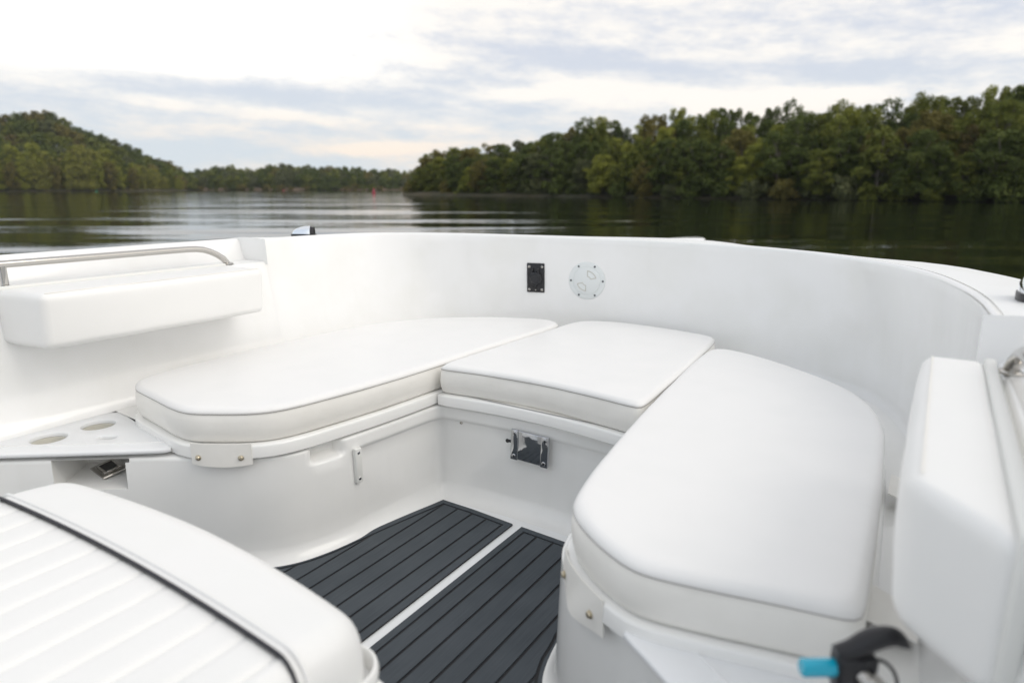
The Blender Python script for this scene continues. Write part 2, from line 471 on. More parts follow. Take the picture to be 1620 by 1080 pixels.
LEAF = {
 'dark green': leafmat('leaf_dark', (0.0582, 0.0794, 0.0195), (0.1002, 0.1304, 0.0293), (0.1697, 0.1915, 0.0439)),
 'mid green': leafmat('leaf_mid', (0.0931, 0.1157, 0.0234), (0.1629, 0.1838, 0.0351), (0.2638, 0.2723, 0.0527)),
 'yellow green': leafmat('leaf_yellow', (0.1610, 0.1830, 0.0322), (0.2635, 0.2782, 0.0468), (0.3953, 0.3953, 0.0732)),
 'olive': leafmat('leaf_olive', (0.1138, 0.1061, 0.0301), (0.1850, 0.1623, 0.0430), (0.2845, 0.2372, 0.0644)),
 'grey green': leafmat('leaf_grey', (0.0776, 0.0926, 0.0374), (0.1319, 0.1471, 0.0609), (0.2173, 0.2247, 0.0995)),
 'rusty brown': leafmat('leaf_rust', (.085, .075, .028), (.14, .115, .04), (.22, .175, .06)),
 'bright yellow green': leafmat('leaf_bright', (.17, .18, .04), (.27, .27, .06), (.40, .38, .09)),
}
BARK = mat('bark', (.15, .13, .105), .9, bump=[(6, .6, .05)], var=(3, (.16, .14, .11), .8))
def crown_mesh(name, seed, h, r, n, leaf, base=.1, lumps=26, lr=(.26, .42)):
    g = np.random.default_rng(seed)
    C = []; Rr = []
    for k in range(lumps):
        u = base + (1 - base) * (k + g.random()) / lumps
        env = r * (max(.02, 1 - (abs(u - .42) / .62) ** 2.6)) ** .5
        a = k * 2.4 + g.random() * 1.2; q = g.random() ** .6 * env * .82
        C.append((q * math.cos(a), q * math.sin(a), u * h * .93)); Rr.append(r * g.uniform(*lr) * (1 if u < .75 else .75))
    C = np.array(C); Rr = np.array(Rr)
    wts = Rr ** 2 / (Rr ** 2).sum()
    idx = g.choice(lumps, n, p=wts)
    d = g.normal(size=(n, 3)); d /= np.linalg.norm(d, axis=1)[:, None]
    fl = (d[:, 2] < -.5) & (g.random(n) < .6); d[fl, 2] *= -1
    rad = Rr[idx] * (.35 + .80 * g.random(n) ** .55)
    P = C[idx] + d * rad[:, None] * np.array((1, 1, .92)) + g.normal(size=(n, 3)) * leaf * .5
    P[:, 2] = np.maximum(P[:, 2], .1)
    nn = d * .8 + g.normal(size=(n, 3)) * .55 + np.array((0, 0, .35)); nn /= np.linalg.norm(nn, axis=1)[:, None]
    t = np.cross(nn, g.normal(size=(n, 3))); t /= np.linalg.norm(t, axis=1)[:, None]
    b = np.cross(nn, t); s = leaf * (.55 + .9 * g.random(n))[:, None]
    V = np.stack([P + t * s, P + b * s * .7 + nn * s * .2, P - t * s, P - b * s * .7 + nn * s * .2], 1).reshape(-1, 3)
    me = bpy.data.meshes.new(name)
    me.vertices.add(n * 4); me.vertices.foreach_set('co', V.ravel())
    me.loops.add(n * 4); me.loops.foreach_set('vertex_index', np.arange(n * 4))
    me.polygons.add(n); me.polygons.foreach_set('loop_start', np.arange(n) * 4)
    me.polygons.foreach_set('loop_total', np.full(n, 4))
    me.update(); me.validate()
    return me, C
def trunk_mesh(name, seed, h, C, base):
    g = random.Random(seed); bm = bmesh.new()
    top = h * .82; r0 = h * .017 + .03
    pts = [(g.uniform(-.02, .02) * h * k / 6, g.uniform(-.02, .02) * h * k / 6, top * k / 6 - .3 * (k == 0)) for k in range(7)]
    tube(bm, pts, [r0 * (1 - k / 7.5) for k in range(7)], 7)
    for k in range(0, len(C), 2):
        c = C[k]; z0 = max(h * .1, c[2] * .55); f = min(1, z0 / top); i = min(5, int(f * 6)); p = Vector(pts[i]).lerp(Vector(pts[i + 1]), f * 6 - i)
        q = Vector(c); mid = p.lerp(q, .5) + Vector((0, 0, -.05 * h))
        tube(bm, [p, mid, q], [r0 * .45 * (1 - f * .5), r0 * .3, r0 * .12], 5)
    me = bpy.data.meshes.new(name)
    for f in bm.faces: f.smooth = True
    bm.to_mesh(me); bm.free(); me.materials.append(BARK)
    return me
VAR = {}
def variant(kind, colour, k, **a):
    me, C = crown_mesh('crown', hash((len(kind), len(colour), k)) % 99991, **a)
    me.materials.append(LEAF[colour])
    VAR.setdefault((kind, colour), []).append((me, trunk_mesh('trunk', k * 13 + 7, a['h'], C, a.get('base', .1)), a['h']))
for colour, cnt in (('dark green', 3), ('mid green', 3), ('yellow green', 2), ('olive', 2), ('grey green', 2), ('rusty brown', 1), ('bright yellow green', 2)):
    for k in range(cnt):
        variant('tree', colour, k + len(colour), h=10, r=2.7 + .4 * (k % 2), n=13000, leaf=.115, base=.03, lumps=60, lr=(.17, .32))
        variant('far', colour, k + 40, h=10, r=4.6, n=2200, leaf=.40, base=.03, lumps=20, lr=(.30, .46))
for colour in ('dark green', 'mid green', 'grey green', 'olive'):
    variant('shrub', colour, len(colour) + 90, h=3, r=2.2, n=2600, leaf=.15, base=.02, lumps=16)
    variant('thin', colour, len(colour) + 55, h=10, r=2.8, n=3600, leaf=.15, base=.30, lumps=26, lr=(.20, .34))
rt = random.Random(21)
ORD = ['first', 'second', 'third', 'fourth', 'fifth', 'sixth', 'seventh', 'eighth', 'ninth', 'tenth', 'eleventh', 'twelfth', 'thirteenth', 'fourteenth', 'fifteenth', 'sixteenth', 'seventeenth', 'eighteenth', 'nineteenth']
def ordinal(n):
    if n < 20: return ORD[n - 1]
    t = ('twenty', 'thirty', 'forty', 'fifty', 'sixty', 'seventy')[n // 10 - 2]
    return (t[:-1] + 'ieth') if n % 10 == 0 else t + '-' + ORD[n % 10 - 1]
COUNT = {}
def plant(name, kind, colour, loc, h, label, cat, group, wide=1.0):
    vs = VAR[(kind, colour)]; cm, tm, h0 = vs[rt.randrange(len(vs))]
    root = bpy.data.objects.new(name, None); COL.objects.link(root)
    s = h / h0; root.location = loc; root.rotation_euler = (0, 0, rt.uniform(0, 6.28)); root.scale = (s * wide, s * wide, s)
    COUNT[label] = COUNT.get(label, 0) + 1       # every row is planted from the left end of the view to the right
    tag(root, '%s from left: %s' % (ordinal(COUNT[label]), label), cat, group)
    for n, me in (('trunk', tm), ('crown', cm)):
        o = bpy.data.objects.new(n, me); COL.objects.link(o); o.parent = root
    return root
# right bank: tree heights follow the skyline
SKY_R = ((640, 262), (660, 250), (700, 245), (760, 238), (800, 233), (850, 224), (940, 197), (1000, 204), (1070, 184), (1180, 186), (1240, 181), (1330, 178), (1400, 166), (1480, 158), (1560, 148), (1640, 138), (1900, 130), (2200, 120))
def skyr(px): return float(np.interp(px, *zip(*SKY_R)))
def rdepth(px): # straight shore between the headland and the near end
    y = np.interp(px, (655, 1620), (308, 320)); y = 308 + (px - 655) * 12 / 965
    return 1.35 * 1077.7 / (y - 297)
for row, (inl, step, hk) in enumerate(((1.7, 2.3, .62), (6, 2.6, .84), (12, 2.6, .96), (19, 2.5, 1.0))):
    px = 664 + row * 6
    while px < 1960:
        d = rdepth(px) + inl + rt.uniform(-1.2, 1.2)
        full = ((297 - skyr(px)) / 1077.7 * d + 1.35) * .945
        h = full * hk * (rt.uniform(.74, 1.08) if row < 3 else rt.uniform(.90, 1.06))
        if row == 0: h = full * rt.uniform(.42, .8)
        if px < 690: h = min(h, full * .98)
        c = rt.choices(('dark green', 'mid green', 'yellow green', 'olive', 'grey green', 'rusty brown'), (7, 7, 3.2 if row else 1.2, 3.5 if row else 1.5, 1.4, .4 if px > 900 else .1))[0]
        kind = 'tree'
        if rt.random() < (.30 if row >= 2 else .12) and c in ('dark green', 'mid green', 'grey green', 'olive'): kind = 'thin'; h *= 1.07
        p = W(px, d, .2 + inl * .045)
        plant('broadleaf_tree', kind, c, p, h, '%s tree, %s of right bank wood' % (c, ('front row', 'second row', 'third row', 'back row')[row]), 'tree',
              '%s trees in the %s of the right bank wood' % (c, ('front', 'second row', 'middle', 'back')[row]), rt.uniform(.9, 1.25) * 9 / max(h, 6))
        px += step * 1077.7 / d * rt.uniform(.75, 1.25)
px = 652
while px < 1900:
    d = rdepth(px) + .8 + rt.uniform(-.5, .8); h = rt.uniform(1.5, 3.2)
    c = rt.choice(('dark green', 'dark green', 'mid green', 'grey green', 'olive'))
    plant('waterside_shrub', 'shrub', c, W(px, d, -.25), h, '%s shrub at the right waterline' % c, 'shrub', '%s shrubs along the right waterline' % c, 1.1)
    px += 3.1 * 1077.7 / d * rt.uniform(.8, 1.3)
# left bank front row and the hill behind it
SKY_LF = ((-200, 235), (0, 240), (40, 232), (100, 240), (145, 232), (200, 248), (230, 263), (260, 272), (290, 280))
px = -60
while px < 292:
    for inl, hk in ((1.4, .72), (7, 1.0)):
        d = float(np.interp(px, (-300, 0, 150, 280), (222, 250, 268, 290))) + inl
        h = ((297 - float(np.interp(px, *zip(*SKY_LF)))) / 1077.7 * d + 1.3) * hk * rt.uniform(.85, 1.08)
        c = rt.choices(('bright yellow green', 'yellow green', 'mid green', 'olive'), (4, 4, 1.5, 1.5))[0]
        plant('bank_tree', 'tree', c, W(px + rt.uniform(-5, 5), d, .3), h, '%s tree, %s row on left bank below the hill' % (c, 'front' if inl < 3 else 'second'), 'tree', '%s trees along the left bank' % c, rt.uniform(.95, 1.2))
    px += 17 * rt.uniform(.8, 1.2)
SKY_H = ((-300, 200), (-60, 196), (0, 190), (50, 184), (90, 181), (115, 192), (135, 205), (165, 215), (185, 222), (220, 236), (250, 252), (275, 258), (295, 272), (310, 280))
for inl, hf in ((16, .40), (30, .55), (46, .72), (64, .88), (82, 1.0)):
    px = -60 + inl * .2
    while px < 300:
        d0 = float(np.interp(px, (-300, 0, 150, 280), (222, 250, 268, 290))) + inl
        top = (297 - float(np.interp(px, *zip(*SKY_H)))) / 1077.7 * d0 * hf + 1.1
        h = min(top * .95, rt.uniform(7.5, 10.5))
        c = rt.choices(('dark green', 'grey green', 'mid green', 'rusty brown', 'olive'), (5, 3, 3, .7, 2))[0]
        plant('hill_tree', 'far', c, W(px, d0, top - h), h, '%s tree, row %s up the left hill' % (c, {16: 'one', 30: 'two', 46: 'three', 64: 'four', 82: 'five at the top'}[inl]), 'tree', '%s trees on the left hill' % c, rt.uniform(1.0, 1.3))
        px += 5.6 * 1077.7 / d0 * rt.uniform(.8, 1.2)
# far bank
SKY_F = ((285, 272), (330, 268), (360, 265), (400, 270), (430, 262), (500, 266), (560, 268), (600, 272), (660, 272), (700, 268))
for inl, hf in ((6, .62), (16, .85), (30, 1.0)):
    px = 288 + inl
    while px < 690:
        d = float(np.interp(px, (200, 290, 400, 520, 600, 760), (395, 375, 368, 360, 362, 400))) + inl
        h = ((297 - float(np.interp(px, *zip(*SKY_F)))) / 1077.7 * d) * hf * rt.uniform(.9, 1.08)
        c = rt.choices(('grey green', 'dark green', 'mid green', 'olive'), (5, 4, 2, 1.2))[0]
        plant('far_tree', 'far', c, W(px, d, .7 + inl * .03), h, '%s tree, %s row on distant bank' % (c, {6: 'front', 16: 'middle', 30: 'back'}[inl]), 'tree', '%s trees on the distant bank' % c, rt.uniform(.9, 1.2))
        px += (5.0 if inl < 20 else 4.4) * 1077.7 / d * rt.uniform(.8, 1.2)

px = 292
while px < 680:
    d = float(np.interp(px, (200, 290, 400, 520, 600, 760), (395, 375, 368, 360, 362, 400))) + .6
    gapchance = .25 if px < 420 else .10 if px < 560 else .10
    if rt.random() > gapchance:
        c = rt.choice(('dark green', 'mid green', 'olive'))
        plant('far_shrub', 'shrub', c, W(px, d, -.3), rt.uniform(1.6, 3.6), '%s shrub at the far waterline' % c, 'shrub', '%s shrubs along the far waterline' % c, 1.3)
    px += 4.4 * 1077.7 / d * rt.uniform(.8, 1.2)

# buoys
RED = mat('buoy_red', (.42, .05, .08), .5); GRN = mat('buoy_green', (.02, .25, .14), .5)
def buoy(px, depth, h, m, label, cone):
    root = empty('channel_buoy', W(px, depth, WZ)); tag(root, label, 'buoy')
    M = Matrix.Translation(root.location)
    bm = bmesh.new(); lathe(bm, [(h * .26, -.3), (h * .28, 0), (h * .28, h * .3), (h * .22, h * .36)], M, 16); obj('float', bm, m, root)
    bm = bmesh.new()
    if cone: lathe(bm, [(h * .2, h * .36), (h * .17, h * .6), (h * .10, h * .85), (h * .03, h)], M, 16)
    else: lathe(bm, [(h * .2, h * .36), (h * .2, h * .95), (h * .16, h)], M, 16)
    obj('top_marker', bm, m, root)
buoy(591, 150, 1.25, RED, 'pointed red channel buoy floating before the headland', True)
buoy(448, 300, .8, RED, 'tiny distant red buoy by the clay bank', True)
buoy(152, 235, .6, GRN, 'small green can buoy in front of the left bank', False)

# ================================================================== BOAT
CL = -1.02                         # centreline
boat = empty('boat', (CL, 1.0, 0))
tag(boat, 'white open bow of a motor boat with curved cockpit wall and seat bases', 'boat')

TOP = [(-2.292, 1.715, .85), (-2.294, 1.933, .85), (-2.27, 2.126, .848), (-2.20, 2.304, .846), (-1.985, 2.49, .842), (-1.70, 2.625, .838), (-1.42, 2.70, .835), (-1.135, 2.745, .832), (-.86, 2.755, .829), (-.652, 2.735, .826), (-.48, 2.68, .824), (-.353, 2.615, .822), (-.241, 2.525, .82), (-.139, 2.408, .82), (-.065, 2.292, .82), (.001, 2.126, .82), (.055, 1.908, .82), (.081, 1.735, .82), (.092, 1.585, .82), (.096, 1.50, .82)]
BOT = [(-2.185, 1.70, .345), (-2.175, 1.95, .345), (-2.13, 2.18, .345), (-2.02, 2.40, .345), (-1.86, 2.54, .345), (-1.66, 2.65, .345), (-1.42, 2.71, .345), (-1.15, 2.745, .345), (-.90, 2.745, .345), (-.66, 2.715, .345), (-.45, 2.67, .345), (-.28, 2.60, .345), (-.138, 2.50, .345), (-.045, 2.33, .345), (.02, 2.08, .345), (.05, 1.8, .345), (.07, 1.50, .345)]
NW = 140
top = catmull(TOP, NW); bot = catmull(BOT, NW)
rings = []
# fillet where the wall meets the seat deck, then the wall, then a rounded lip
nrm = normals2(top, False)         # path runs port -> bow -> starboard: right-hand side = inward... flip for outward
outw = -nrm
for k, (q, dz) in enumerate(((-.035, 0), (-.018, .004), (-.006, .014), (0, .034))):
    rings.append([(bot[i][0] + outw[i][0] * q, bot[i][1] + outw[i][1] * q, .345 + dz) for i in range(NW)])
for k in range(1, 15):
    t = k / 15
    b = .012 * math.sin(math.pi * t)           # slight belly outwards
    rings.append([((bot[i] * (1 - t) + top[i] * t)[0] + outw[i][0] * b, (bot[i] * (1 - t) + top[i] * t)[1] + outw[i][1] * b, (.379 * (1 - t) + (top[i][2] - .012) * t)) for i in range(NW)])
for q, dz in ((0, -.012), (.0015, -.006), (.006, -.0015), (.013, 0), (.022, -.001)):
    rings.append([(top[i][0] + outw[i][0] * q, top[i][1] + outw[i][1] * q, top[i][2] + dz) for i in range(NW)])
lip = rings[-1]
bm = bmesh.new(); grid(bm, rings)
# side walls abaft the steps
def side(X0b, X0t, y0, y1, zs, far_x, rim_x, zrim, sgn):
    ys = np.linspace(y0, y1, 40)
    bl = lambda y, z: (X0b - (bot[0] if sgn < 0 else bot[-1])[0]) * -sm((y - y1 + .75) / .75, 0, 1) * max(0, 1 - (z - .345) / .38)
    prof = [(X0b - sgn * .03, .345), (X0b, .375)] + [(X0b + (X0t - X0b) * t, .375 + (zs - .012 - .375) * t) for t in (.25, .5, .75, 1)]
    prof += [(X0t + sgn * .004, zs - .003), (X0t + sgn * .014, zs), (far_x - sgn * .012, zs + .002), (far_x - sgn * .003, zs + .01), (far_x + sgn * .012, zrim - .012), (far_x + sgn * .018, zrim - .002), (far_x + sgn * .03, zrim), (rim_x, zrim - .004)]
    return [[(x + (bl(y, z) if z < zs - .001 else 0), y, z) for y in ys] for x, z in prof]
sideL = side(-2.215, -2.272, -1.2, 1.715, .762, -2.385, -2.44, .85, -1)
sideR = side(.085, .118, -1.2, 1.50, .735, .262, .34, .82, 1)
grid(bm, sideL); grid(bm, sideR)
# step faces closing the cut-outs, facing aft
def step(X, y, zlo, zhi, xf, lean):
    g = []
    for t in np.linspace(0, 1, 8):
        z = zlo + (zhi - zlo) * t
        g.append([(X + (xf - X) * u, y + .004 - .004 * t + lean * u, z + .007 * t * math.sin(math.pi * u)) for u in np.linspace(0, 1, 12)])
    return g
grid(bm, step(-2.262, 1.713, .75, .8495, -2.44, -.03))
grid(bm, step(.085, 1.498, .72, .8195, .345, -.03))
wall = obj('cockpit_wall', bm, GEL, boat, sharp=50)

bm = bmesh.new()
OUT = [(-2.44, 1.685, .8495), (-2.44, 1.9, .822), (-2.40, 2.25, .798), (-2.24, 2.62, .79), (-1.93, 2.95, .785), (-1.5, 3.22, .785), (-1.02, 3.40, .79), (-.54, 3.22, .764), (-.17, 2.92, .770), (.034, 2.72, .79), (.136, 2.58, .79), (.22, 2.40, .79), (.30, 2.1, .795), (.335, 1.8, .81), (.345, 1.47, .8195)]
out = catmull(OUT, NW)
g = [lip]
for t in (.08, .2, .4, .6, .8, 1):
    g.append([(lip[i][0] * (1 - t) + out[i][0] * t, lip[i][1] * (1 - t) + out[i][1] * t, lip[i][2] * (1 - t) + out[i][2] * t + .006 * math.sin(math.pi * t)) for i in range(NW)])
grid(bm, g)
obj('gunwale_deck', bm, GELD, boat, sharp=60)
# hull outside
full = [(-2.44, -1.2, .846), (-2.44, 0.2, .846), (-2.44, 1.2, .846)] + OUT[0:] + [(.34, 1.0, .816), (.34, .2, .816), (.34, -1.2, .816)]
fo = catmull(full, 160); nf = -normals2(fo, False)
rings = []
for q, z, s in ((0, None, 1), (.02, -.01, 1), (.03, -.03, 1), (.02, -.05, 1), (.0, -.06, 1), (-.02, -.30, 1), (-.12, -.75, 1), (-.30, -1.18, .93)):
    rings.append([((p[0] + nf[i][0] * q - CL) * s + CL, p[1] + nf[i][1] * q, p[2] + (z or 0)) for i, p in enumerate(fo)])
rings.append([(CL, min(p[1], 2.9), -.75) for p in fo])
bm = bmesh.new(); grid(bm, rings)
obj('hull', bm, HULLM, boat)

# ---- seat base
PL = [(-2.62, .27), (-2.45, .395), (-2.27, .533), (-2.085, .672), (-1.92, .795), (-1.76, .915), (-1.66, .972), (-1.59, 1.012), (-1.52, 1.062), (-1.475, 1.112), (-1.447, 1.175), (-1.425, 1.27), (-1.405, 1.445), (-1.39, 1.61), (-1.384, 1.66), (-1.374, 1.688), (-1.345, 1.704), (-1.20, 1.716)]
PR = [(x, y - (.04 if y < 1.2 else .02 if y < 1.4 else 0)) for x, y in mirror(PL)]
PB = catmull(PL + [(-1.02, 1.722)] + PR, 420)
NB = len(PB)
nb = normals2(PB, False)           # port->bow->starboard: right-hand normal points into the cockpit
def inset(i):
    x, y = PB[i]
    t = sm(y, 1.30, 1.37)
    return .011 * t
def notch(i, z):
    x, y = PB[i]
    yy = y if x < CL else y - .03
    if not (1.05 < y < 1.45): return 0
    a = sm(yy, 1.185, 1.200) * (1 - sm(yy, 1.275, 1.295))
    return .045 * a * sm(z, .270, .290)
prof = [(-.05, .35), (-.05, .322)]
zs = [(.322, -.006), (.320, -.002), (.316, 0), (.31, 0), (.303, 0), (.296, 0), (.29, 0), (.284, 0), (.278, -.3), (.273, -.75), (.268, -1), (.232, -1), (.2, -1), (.16, -1), (.12, -1), (.085, -.9)]
rings = [[(PB[i][0] + nb[i][0] * q, PB[i][1] + nb[i][1] * q, z) for i in range(NB)] for q, z in prof]
for z, s in zs:
    r = []
    for i in range(NB):
        q = (s * inset(i) if s <= -.3 else s) - notch(i, z) + (.322 - z) * .035
        r.append((PB[i][0] + nb[i][0] * q, PB[i][1] + nb[i][1] * q, z))
    rings.append(r)
for k in range(1, 9):
    a = k / 8 * math.pi / 2; rad = .055
    rings.append([(PB[i][0] + nb[i][0] * (.008 - inset(i) * .9 + rad * (1 - math.cos(a))), PB[i][1] + nb[i][1] * (.008 - inset(i) * .9 + rad * (1 - math.cos(a))), .062 * (1 - math.sin(a))) for i in range(NB)])
# open the cubby in the port console face: leave out faces in a window and box it in
cub = lambda p, zl=.222, zh=.306: -1.99 < p[0] < -1.795 and p[1] < 1.0
bm = bmesh.new()
V = [[bm.verts.new(p) for p in r] for r in rings]
for a, b, ra, rb in zip(V[:-1], V[1:], rings[:-1], rings[1:]):
    for i in range(NB - 1):
        zc = (ra[i][2] + rb[i][2]) / 2
        if -1.985 < ra[i][0] < -1.825 and ra[i][1] < 1.1 and 1 and .23 < zc < .3215: continue
        bm.faces.new((a[i], a[i + 1], b[i + 1], b[i]))
obj('seat_base', bm, GELB, boat, sharp=50)
base_i = [i for i in range(NB) if -1.985 < PB[i][0] < -1.825 and PB[i][1] < 1.1]
i0, i1 = base_i[0], base_i[-1] + 1
bm = bmesh.new()
def P3(i, q, z): return (PB[i][0] + nb[i][0] * q, PB[i][1] + nb[i][1] * q, z)
zl, zh, dp = .2, .322, -.17
fo_ = [P3(i, .0035 + (.322 - zl) * .0, zl) for i in range(i0, i1 + 1)]
ring_out = [[P3(i, (.322 - z) * .035, z) for i in range(i0, i1 + 1)] for z in (zl, zh)]
zl = [z for z, s in zs if z <= .2321][0]; zh = .3219
F = [P3(i, (.322 - zl) * .035 , zl) for i in range(i0, i1 + 1)]
G = [P3(i, (.322 - zh) * .035, zh) for i in range(i0, i1 + 1)]
Fb = [P3(i, dp, zl + .012) for i in range(i0, i1 + 1)]; Gb = [P3(i, dp, zh) for i in range(i0, i1 + 1)]
F1 = [P3(i, -.012, zl + .002) for i in range(i0, i1 + 1)]
grid(bm, [F, F1, Fb, Gb, G])
for e in (0, -1):
    bm.faces.new([bm.verts.new(p) for p in (F[e], F1[e], Fb[e], Gb[e], G[e])])
obj('cubby', bm, GELB, boat, sharp=30)

# seat deck under the lids
bm = bmesh.new()
inner = [(PB[i][0] - nb[i][0] * .05, PB[i][1] - nb[i][1] * .05, .35) for i in range(0, NB, 4) if PB[i][0] > -1.72 and PB[i][0] < -.33]
outer = [(-2.20, 1.03), (-2.20, 1.70)] + [tuple(bot[i][:2]) for i in range(4, NW, 5)] + [(.085, 1.4), (.09, .97)]
ringp = [bm.verts.new((p[0], p[1], .347)) for p in inner] + [bm.verts.new((p[0], p[1], .347)) for p in outer[::-1]]
if area2([(v.co.x, v.co.y) for v in ringp]) < 0: ringp = ringp[::-1]
fill(bm, ringp, .12, lambda x, y, d: .347)
obj('seat_deck', bm, GELB, boat)

# floor pan
bm = bmesh.new()
fl = [(PB[i][0] + nb[i][0] * .05, PB[i][1] + nb[i][1] * .05) for i in range(0, NB, 4)]
ringp = [bm.verts.new((x, y, 0)) for x, y in [(-2.6, -1.2)] + fl + [(.56, -1.2)]]
if area2([(v.co.x, v.co.y) for v in ringp]) < 0: ringp = ringp[::-1]
fill(bm, ringp, .2, lambda x, y, d: 0)
obj('floor_pan', bm, NONSKID, boat)

# ---- lids and cushions
LC = [(-2.075, 1.06), (-2.009, 1.009), (-1.93, .996), (-1.852, .984), (-1.72, .962), (-1.654, .967), (-1.594, 1.002), (-1.522, 1.049), (-1.48, 1.097), (-1.456, 1.163), (-1.439, 1.263), (-1.414, 1.445), (-1.402, 1.60), (-1.398, 1.72), (-1.389, 1.953), (-1.376, 2.199), (-1.360, 2.45), (-1.375, 2.545), (-1.45, 2.585), (-1.58, 2.55), (-1.75, 2.475), (-1.91, 2.35), (-2.03, 2.17), (-2.085, 1.95), (-2.10, 1.6), (-2.095, 1.3)]
MC = [(-1.374, 1.70), (-1.36, 1.690), (-1.215, 1.710), (-1.003, 1.718), (-.795, 1.694), (-.66, 1.667), (-.640, 1.68), (-.648, 1.85), (-.660, 2.065), (-.680, 2.35), (-.700, 2.58), (-.715, 2.625), (-.755, 2.65), (-.95, 2.69), (-1.166, 2.705), (-1.27, 2.675), (-1.335, 2.61), (-1.340, 2.446), (-1.352, 2.2), (-1.366, 1.953)]
RC = [(-.54, 1.065), (-.513, 1.017), (-.472, .979), (-.425, .945), (-.37, .915), (-.328, .905), (-.234, .921), (-.121, .944), (-.050, .955), (-.033, .963), (-.027, .982), (-.028, 1.05), (-.031, 1.229), (-.041, 1.497), (-.052, 1.741), (-.065, 1.867), (-.105, 2.01), (-.165, 2.12), (-.262, 2.225), (-.397, 2.335), (-.54, 2.425), (-.64, 2.45), (-.672, 2.41), (-.672, 2.25), (-.64, 1.85), (-.605, 1.496), (-.567, 1.205)]
def roundpath(P, n): return resample(np.vstack([chaikin(P, 3), chaikin(P, 3)[:1]]), n, True)
def offpath(P, d):
    n = normals2(P, True, True); return [(p[0] + n[i][0] * d, p[1] + n[i][1] * d) for i, p in enumerate(P)]
def slab(P, z0, z1, m, name, parent, bev=.006, step=.06, crown=0):
    P = ccw(P); bm = bmesh.new()
    ringsz = [(-.004, z0), (0, z0 + .003), (0, z1 - bev), (-bev * .3, z1 - bev * .3), (-bev, z1)]
    V = grid(bm, [[(x, y, z) for x, y in offpath(P, o)] for o, z in ringsz], True)
    bm.faces.new(V[0][::-1])
    fill(bm, V[-1], step, lambda x, y, d: z1 + crown * min(1, d / .1))
    return obj(name, bm, m, parent, sharp=50)
def relax(P, it):
    P = np.array(P, float)
    for _ in range(it): P = P * .5 + (np.roll(P, 1, 0) + np.roll(P, -1, 0)) * .25
    return [tuple(p) for p in P]
def clampx(P, f): return [f(x, y) for x, y in P]
LID0, LID1 = .328, .367
lp = offpath(ccw(roundpath(LC, 150)), .013)
lpL = lp = clampx(lp, lambda x, y: (min(x, -1.3815 if y > 1.62 else 9), y))
slab(lp, LID0, LID1, GELB, 'seat_lid', boat)
mp_ = offpath(ccw(roundpath(MC, 150)), .013)
mp_ = clampx(mp_, lambda x, y: (min(max(x, -1.3765), -.655), y))
slab(mp_, LID0, LID1, GELB, 'seat_lid', boat)
rp = offpath(ccw(roundpath(RC, 150)), .013)
rpR = rp = clampx(rp, lambda x, y: (max(x, -.650 if y > 1.62 else -9), y))
slab(rp, LID0, LID1, GELB, 'seat_lid', boat)

def cushion(P, n, label, group, z0=.369, zs=.452, zt=.470, soft=.015, seed=1, step=.03, undul=.0026, crown=.0022):
    P = ccw(roundpath(P, n)); cx, cy = P.mean(0)
    root = empty('seat_cushion', (cx, cy, z0)); tag(root, label, 'cushion', group)
    def wv(x, y, z, a): return a * noise.noise(Vector((x * 7 + seed, y * 7, z * 22)))
    bm = bmesh.new()
    prof = [(-.05, z0 + .001), (-.012, z0), (-.003, z0 + .005), (.0, z0 + .014), (.003, z0 + .03), (.004, (z0 + zs) / 2), (.003, zs - .022), (.001, zs - .008), (-.0015, zs - .001)]
    rings = []
    for o, z in prof:
        rings.append([(x, y, z + wv(x, y, z, .0015)) for x, y in [(a + wv(a, b, z, .0025), b + wv(b, a, z, .0025)) for a, b in offpath(P, o)]])
    V = grid(bm, rings, True); bm.faces.new(V[0][::-1])
    obj('side_band', bm, VIN2, root, sharp=60)
    bm = bmesh.new()
    k = soft
    prof = [(-.0015, zs - .001), (.0005, zs + .002), (.001, zs + .005), (-k * .12, zs + (zt - zs) * .55), (-k * .4, zs + (zt - zs) * .84), (-k * .8, zs + (zt - zs) * .97), (-k * 1.3, zt)]
    rings = [[(x, y, z + wv(x, y, 0, .0012) * (j > 2) + (.0009 * noise.noise(Vector((x * 38, y * 38, seed))) if j in (3, 4, 5) else 0)) for x, y in relax(offpath(P, o), max(0, int(-o / .0012)))] for j, (o, z) in enumerate(prof)]
    V = grid(bm, rings, True)
    def zf(x, y, d): return zt + crown * (1 - math.exp(-d / .08)) + undul * noise.noise(Vector((x * 4.5 + seed, y * 4.5, seed))) * min(1, d / .06) + .0006 * noise.noise(Vector((x * 22, y * 22, seed)))
    fill(bm, V[-1], step, zf)
    obj('top_panel', bm, VIN, root, sharp=60)
    bm = bmesh.new()
    pts = [(x, y, zs + .0005) for x, y in offpath(P, .0)]
    tube(bm, pts + pts[:1], .0012, 6)
    obj('seam', bm, SEAM, root)
    return root
cg = None
cL = cushion(LC, 260, 'long white bow cushion on the left seat with a snapped strap in front', cg, seed=3)
cM = cushion(MC, 240, 'middle white cushion across the bow between the two side cushions', cg, seed=8)
cR = cushion(RC, 260, 'big white cushion nearest the viewer on the right seat beside the backrest pad', cg, zs=.450, zt=.472, soft=.020, seed=14)

